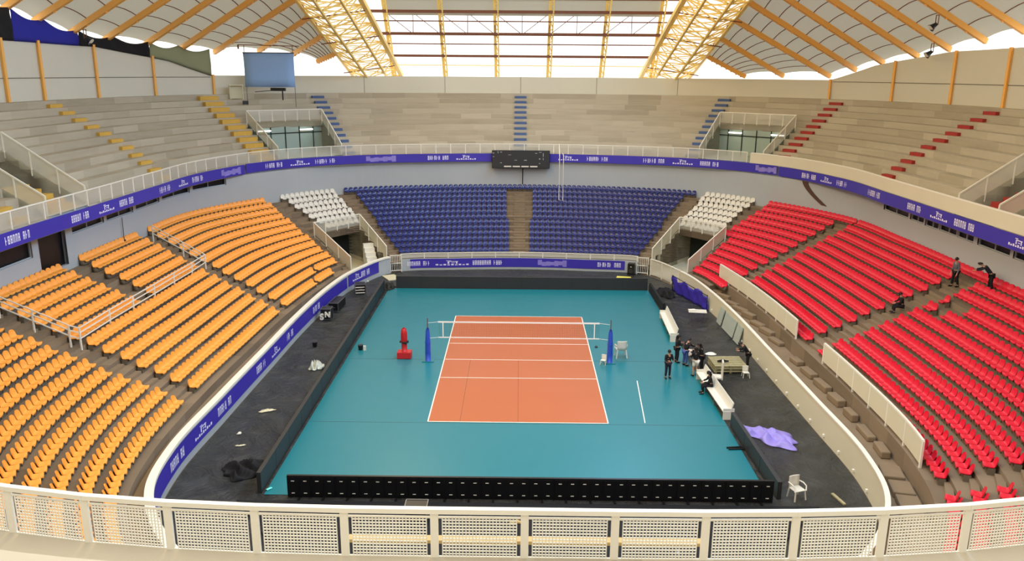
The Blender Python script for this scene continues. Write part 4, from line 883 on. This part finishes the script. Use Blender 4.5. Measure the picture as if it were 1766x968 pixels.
def bucket(lab, x, y):
    r = empty('bucket', (x, y, .03), label=lab, cat='bucket'); mb = MB(); mb.tube([(0, 0, 0), (0, 0, .3)], [.13, .17], 14); mb.build('body', 'black_plastic', r); mb = MB(); mb.tube([(-.16, 0, .3), (-.1, 0, .42), (.1, 0, .42), (.16, 0, .3)], .01, 6); mb.build('handle', 'steel_grey', r)
bucket('black bucket on the teal floor beside the long dark board', -9.9, 1.6); bucket('black bucket on the wrinkled black sheet, orange side', -12.9, 2.1)
mb = MB(); mb.box((0, 0, .15), (.16, .12, .3)); tag(mb.build('small_box', 'white_plastic', loc=(-9.62, 1.5, .02)), 'small white box touching the black bucket on the teal floor', 'box')
mb = MB(); mb.tube([(0, 0, 0), (0, 0, .04), (0, 0, .12)], [.1, .1, .02], 10); tag(mb.build('floor_marker', 'black_plastic', loc=(4.95, 2.5, .02)), 'tiny black cone on the teal floor near the net side line', 'marker')
mb = MB(); mb.tube([(-.25, 0, .03), (0, 0, .07), (.25, 0, .03)], [.05, .09, .05], 8); tag(mb.build('tool_bag', 'wood', loc=(0, -18.3, .03), smooth=True), 'ochre tool bag lying behind the middle of the video boards', 'bag')
mb = MB(); mb.tube([(-.35, 0, .02), (.35, .1, .02), (.45, -.1, .02), (-.3, -.15, .02)], .04, 6); tag(mb.build('cable_coil', 'black_plastic', loc=(10.1, -11.6, .04)), 'black coiled cable at the teal floor edge, near red side', 'cable')
mb = MB(); mb.box((0, 0, .0), (.12, .9, .06)); o = mb.build('wooden_batten', 'pallet_wood', loc=(13.2, -16.2, .06), rz=.2); tag(o, 'short wooden batten on the black sheet by the cream barrier end', 'batten')
mb = MB(); mb.box((0, 0, .0), (.25, .1, .03)); tag(mb.build('turquoise_card', 'pale_turquoise', loc=(-10.35, -15.9, .06), rz=.9), 'small pale turquoise card at the near teal floor corner', 'card')  # flat card in one plain pale turquoise
# ---------------------------------------------------------------- people
def skin_mesh(pts, edges, rad, root=0, sub=1):
    me = bpy.data.meshes.new('b'); me.from_pydata(pts, edges, []); o = bpy.data.objects.new('b', me); C.objects.link(o)
    md = o.modifiers.new('s', 'SKIN'); md.use_smooth_shade = True; me.skin_vertices[0].data[root].use_root = True
    for i, r in enumerate(rad): me.skin_vertices[0].data[i].radius = (r, r) if not isinstance(r, tuple) else r
    sb = o.modifiers.new('u', 'SUBSURF'); sb.levels = sub; sb.render_levels = sub
    bpy.context.view_layer.update(); out = bpy.data.meshes.new_from_object(o.evaluated_get(bpy.context.evaluated_depsgraph_get())); bpy.data.objects.remove(o); return out
def limb(pts, rad): return pts, [(i, i+1) for i in range(len(pts)-1)], rad
def person(loc, rz, label, J, top='black_cloth', legs='dark_denim', shoes='black_plastic', hair='dark_hair', long_hair=False, sleeves=True, shorts=False, extra=None):
    """J: joints in local coordinates, facing +Y."""
    r = empty('person', loc, rz, label=label, cat='person'); V3 = lambda k: Vector(J[k])
    pel, ch, nk, hd = V3('pelvis'), V3('chest'), V3('neck'), V3('head'); pts = [pel, pel.lerp(ch, .5), ch, nk, hd-(hd-nk)*.25, hd, hd+(hd-nk).normalized()*.09]; rad = [(.15, .11), (.135, .1), (.155, .11), .055, .07, (.08, .1), .06]; ed = [(0, 1), (1, 2), (2, 3), (3, 4), (4, 5), (5, 6)]
    fh = (V3('face')-hd).normalized() if 'face' in J else Vector((0, 1, 0))
    for sd in ('l', 'r'):
        i0 = len(pts); sh, el, wr = V3('sh'+sd), V3('el'+sd), V3('wr'+sd); d = (wr-el).normalized(); pts += [sh, el, wr, wr+d*.08]; rad += [.055, .042, .028, (.04, .022)]; ed += [(2, i0), (i0, i0+1), (i0+1, i0+2), (i0+2, i0+3)]
        x = d.cross(Vector((0, 1, .2))).normalized()
        for f, (o_, l) in enumerate(((-.03, .075), (-.01, .085), (.01, .08), (.03, .06))):
            j = len(pts); pts += [wr+d*(.09+l*.55)+x*o_, wr+d*(.09+l)+x*o_+Vector((0, .012, -.008))]; rad += [.009, .008]; ed += [(i0+3, j), (j, j+1)]
        j = len(pts); pts += [wr+d*.07+x*-.05, wr+d*.11+x*-.065]; rad += [.011, .009]; ed += [(i0+3, j), (j, j+1)]
        i1 = len(pts); hp, kn, an, to = V3('hp'+sd), V3('kn'+sd), V3('an'+sd), V3('to'+sd); pts += [hp, kn, an, to]; rad += [.085, .06, .042, .035]; ed += [(0, i1), (i1, i1+1), (i1+1, i1+2), (i1+2, i1+3)]
    me = skin_mesh(pts, ed, rad); me.materials.append(M('skin')); b = bpy.data.objects.new('body', me); C.objects.link(b); b.parent = r
    fc = MB(); nz = hd+fh*.105; fc.tube([hd+fh*.09+Vector((0, 0, .03)), nz+Vector((0, 0, -.01))], [.012, .018], 6)   # nose
    rr = fh.cross(Vector((0, 0, 1))).normalized()
    for s_ in (-1, 1): fc.box(tuple(hd+rr*s_*.085), (.02, .03, .05)); 
    fc.build('nose_and_ears', 'skin', r); fe = MB()
    for s_ in (-1, 1): fe.box(tuple(hd+fh*.092+rr*s_*.032+Vector((0, 0, .025))), (.02, .02, .012))
    fe.box(tuple(hd+fh*.095+Vector((0, 0, -.045))), (.04, .02, .008)); fe.build('eyes_and_mouth', 'dark_hair', r)
    upn = (hd-nk).normalized(); hm = MB(); rows = []
    for i in range(7):
        th = PI*.62*i/6; row = []
        for j in range(13): a = 2*PI*j/12; q = hd+upn*(.02+.125*math.cos(th))+(rr*math.cos(a)*.1+fh*(math.sin(a)*.115-.018))*math.sin(th); row.append(q)
        rows.append(row)
    hm.grid(rows)
    if long_hair: hm.tube([hd-fh*.06+Vector((0, 0, .04)), hd-fh*.1-Vector((0, 0, .1)), hd-fh*.11-Vector((0, 0, .3))], [.09, .1, .06], 10)
    o = hm.build('hair', hair, r, smooth=True)
    def shell(nm, chains, mt):
        P_ = []; E_ = []; Rr = []
        for (idx) in chains:
            pass
        return None
    # shirt
    pts = [pel+(ch-pel)*.02, pel.lerp(ch, .5), ch, ch.lerp(nk, .75)]; rad = [(.175, .135), (.165, .13), (.18, .135), .075]; ed = [(0, 1), (1, 2), (2, 3)]
    for sd in ('l', 'r'):
        i0 = len(pts); sh, el, wr = V3('sh'+sd), V3('el'+sd), V3('wr'+sd); e2 = el if not sleeves else el; pts += [sh, el if sleeves else sh.lerp(el, .75)]; rad += [.075, .06]; ed += [(2, i0), (i0, i0+1)]
        if sleeves: pts += [wr+(el-wr)*.05]; rad += [.045]; ed += [(i0+1, i0+2)]
    me = skin_mesh(pts, ed, rad); me.materials.append(M(top)); o = bpy.data.objects.new('shirt', me); C.objects.link(o); o.parent = r
    pts = [pel]; rad = [(.165, .13)]; ed = []
    for sd in ('l', 'r'):
        i0 = len(pts); hp, kn, an = V3('hp'+sd), V3('kn'+sd), V3('an'+sd); pts += [hp, hp.lerp(kn, .8) if shorts else kn]; rad += [.108, .1 if shorts else .08]; ed += [(0, i0), (i0, i0+1)]
        if not shorts: pts += [an+(kn-an)*.12]; rad += [.065]; ed += [(i0+1, i0+2)]
    me = skin_mesh(pts, ed, rad); me.materials.append(M(legs)); o = bpy.data.objects.new('trousers', me); C.objects.link(o); o.parent = r
    for sd in ('l', 'r'):
        an, to = V3('an'+sd), V3('to'+sd); sm = MB(); d = (to-an); sm.tube([an-d*.3+Vector((0, 0, -.01)), an+Vector((0, 0, -.02)), to, to+d.normalized()*.05], [.04, .052, .045, .02], 8); sm.build('shoe', shoes, r, smooth=True)
    return r
def standing(lean=0, twist=0, arms='down', stride=.0, bend=0):
    J = {'pelvis': (0, 0, .95), 'chest': (0, .04+lean, 1.32-abs(lean)*.2), 'neck': (0, .05+lean*1.4, 1.5-abs(lean)*.35), 'head': (0, .08+lean*1.8, 1.63-abs(lean)*.5), 'face': (0, .3+lean*1.8, 1.57-abs(lean)*.7)}
    c = Vector(J['chest'])+Vector((0, 0, .1))
    for sd, x in (('l', -1), ('r', 1)):
        sh = c+Vector((x*.185, 0, 0)); J['sh'+sd] = sh
        if arms == 'down': J['el'+sd] = sh+Vector((x*.05, -.02, -.3)); J['wr'+sd] = sh+Vector((x*.05, .08, -.56))
        elif arms == 'front': J['el'+sd] = sh+Vector((x*.05, .06, -.28)); J['wr'+sd] = sh+Vector((x*-.02, .3, -.24))
        elif arms == 'reach': J['el'+sd] = sh+Vector((x*.03, .22, -.16)); J['wr'+sd] = sh+Vector((x*0, .46, -.22))
        J['hp'+sd] = (x*.1, 0, .9); J['kn'+sd] = (x*.11, .03+stride*x*.5, .49); J['an'+sd] = (x*.12, -.02+stride*x, .08); J['to'+sd] = (x*.14, .13+stride*x, .04)
    return J
def sitting(h=.45):
    J = {'pelvis': (0, 0, h+.12), 'chest': (0, .08, h+.48), 'neck': (0, .12, h+.66), 'head': (0, .17, h+.78), 'face': (0, .4, h+.7)}; c = Vector(J['chest'])+Vector((0, 0, .1))
    for sd, x in (('l', -1), ('r', 1)):
        sh = c+Vector((x*.185, 0, 0)); J['sh'+sd] = sh; J['el'+sd] = sh+Vector((x*.06, .12, -.25)); J['wr'+sd] = sh+Vector((x*-.04, .34, -.3))
        J['hp'+sd] = (x*.1, .05, h+.1); J['kn'+sd] = (x*.13, .46, h+.05); J['an'+sd] = (x*.13, .42, .09); J['to'+sd] = (x*.14, .58, .04)
    return J
F = .02
person((8.55, -2.75, F), R_(195), 'person standing alone on the teal floor, dark clothes', standing(arms='front'), 'black_cloth', 'dark_denim', sleeves=True)
person((9.55, -.1, F), R_(-75), 'person in long black clothes standing at the table beside the long bench', standing(arms='front'), 'black_cloth', 'black_cloth', long_hair=True)
person((9.95, -.65, F), R_(-60), 'person in black jacket and blue trousers bending to the white table', standing(lean=.1, arms='reach'), 'black_cloth', 'blue_denim')
person((10.2, -2.35, F), R_(20), 'person in black top and white shorts with back to the camera', standing(arms='front'), 'black_cloth', 'white_plastic', shorts=True, long_hair=True)
person((10.75, -1.55, F), R_(60), 'person in black with long dark hair leaning over the white table', standing(lean=.08, arms='reach'), 'black_cloth', 'black_cloth', long_hair=True)
person((10.5, -5.0, F), R_(85), 'person in black seated on the team bench, bent forward', sitting(.42), 'black_cloth', 'black_cloth', shoes='black_plastic', long_hair=True)
person((13.6, -1.0, F), R_(82), 'person in black bending over the pallet stack', standing(lean=.24, arms='front'), 'black_cloth', 'black_cloth')
r = empty('padded_chair', (11.15, -3.5, F), R_(80), label='tall white padded chair between the white-shorts person and the bench', cat='chair')
mb = MB(); mb.box((0, 0, .42), (.55, .55, .14)); mb.build('seat', 'white_plastic', r, bevel=.04); mb = MB(); mb.box((0, -.3, .85), (.55, .1, 1.1)); mb.build('backrest', 'white_plastic', r, bevel=.05)
for a in (-1, 1):
    for b in (-1, 1): mb = MB(); mb.bar((a*.22, b*.22, 0), (a*.22, b*.22, .4), .04); mb.build('leg', 'steel_grey', r)
r = empty('white_table', (10.5, -.35, F), R_(80), label='small white table with dark items that the group of people surrounds', cat='table')
mb = MB(); mb.box((0, 0, .72), (1.1, .6, .05)); mb.build('table_top', 'white_plastic', r)
for a in (-1, 1):
    for b in (-1, 1): mb = MB(); mb.bar((a*.48, b*.24, 0), (a*.48, b*.24, .7), .04); mb.build('leg', 'steel_grey', r)
for i, (dx, dy) in enumerate(((.05, .25), (-.12, -.1), (.1, -.3))):
    mb = MB(); mb.tube([(0, 0, 0), (0, 0, .05), (0, 0, .14)], [.06, .07, .03], 10); tag(mb.build('water_bottle', 'black_plastic', loc=(10.5+dx, -.35+dy, F+.745)), 'dark bottle on the small white table among the people', 'bottle', 'dark bottles on the small white table')
# people in the red stand
def in_stand(s, k, f=.3): q = low(s, (k+f)/NL); return (q.x, q.y, lz(k))
person(in_stand(6.05, 11, .35), R_(100), 'person in dark clothes and grey coat walking in the top rows of the red stand', standing(arms='down', stride=.12), 'grey_cloth', 'black_cloth')
person(in_stand(6.35, 12, .2), R_(60), 'person in dark jacket bending over the top row of red seats', standing(lean=.3, arms='reach', stride=.1), 'dark_denim', 'black_cloth')
person(in_stand(6.1, 7, .5), R_(80), 'person in black sitting on the stairs among the red seats', sitting(.35), 'black_cloth', 'black_cloth')

# ---------------------------------------------------------------- small fittings
mb = MB(); rows = []
for i in range(9):
    f = i/8; z = 8.2-1.75*f; sc0 = 3.27+.28*f**1.6; rows.append([V(offP('O', sc0, -.03), z), V(offP('O', sc0+.07, -.03), z)])
mb.grid(rows); o = mb.build('cable_duct', 'brown_duct'); so = o.modifiers.new('t', 'SOLIDIFY'); so.thickness = .05; tag(o, 'dark brown curved duct running down the wall above the red corner', 'duct')
q = offP('O', -5.25, -.12); mb = MB(); mb.tube([(q.x, q.y, 5.75), (q.x, q.y, 7.35)], .025, 6); mb.box((q.x, q.y, 5.8), (.14, .14, .1)); tag(mb.build('antenna_rod', 'dark_board'), 'thin dark rod standing at the wall above the fenced orange box', 'rod')
def floodlight(x, y, z, rz, lab):
    r = empty('floodlight', (x, y, z), rz, label=lab, cat='floodlight', group=None)
    mb = MB(); mb.tube([(0, 0, -.1), (0, .25, -.3), (0, .4, -.42)], [.12, .2, .3], 14); mb.build('reflector', 'black_plastic', r, smooth=True)
    mb = MB(); mb.tube([(0, .38, -.40), (0, .41, -.43)], .26, 14); mb.build('glass', 'white_plastic', r)
    mb = MB(); mb.bar((-.2, 0, -.2), (-.2, 0, .5), .05); mb.bar((.2, 0, -.2), (.2, 0, .5), .05); mb.bar((-.22, 0, .5), (.22, 0, .5), .05); mb.build('bracket', 'rust_steel', r)
for sg, EI_, picks in ((-1, EIL, ((1, .42), (3, .1))), (1, EIR, ((3, .3), (4, .12)))):
    for k, f in picks:
        e = V(offP('U', sg*EI_[k][0], .5), EI_[k][1]); t = Vector((sg*19, T_[k], Tz(T_[k]))); p = e.lerp(t, f)
        floodlight(p.x, p.y, p.z-1.0, PI*sg*.5, 'black floodlight under the %s beam on the %s side' % ({(-1, 1): 'beam nearest the camera, that is the first', (-1, 3): 'roof', (1, 3): 'upper roof', (1, 4): 'lower roof'}[(sg, k)] if 0 else ('higher roof' if f > .2 else 'lower roof'), 'orange stand' if sg < 0 else 'red stand'))
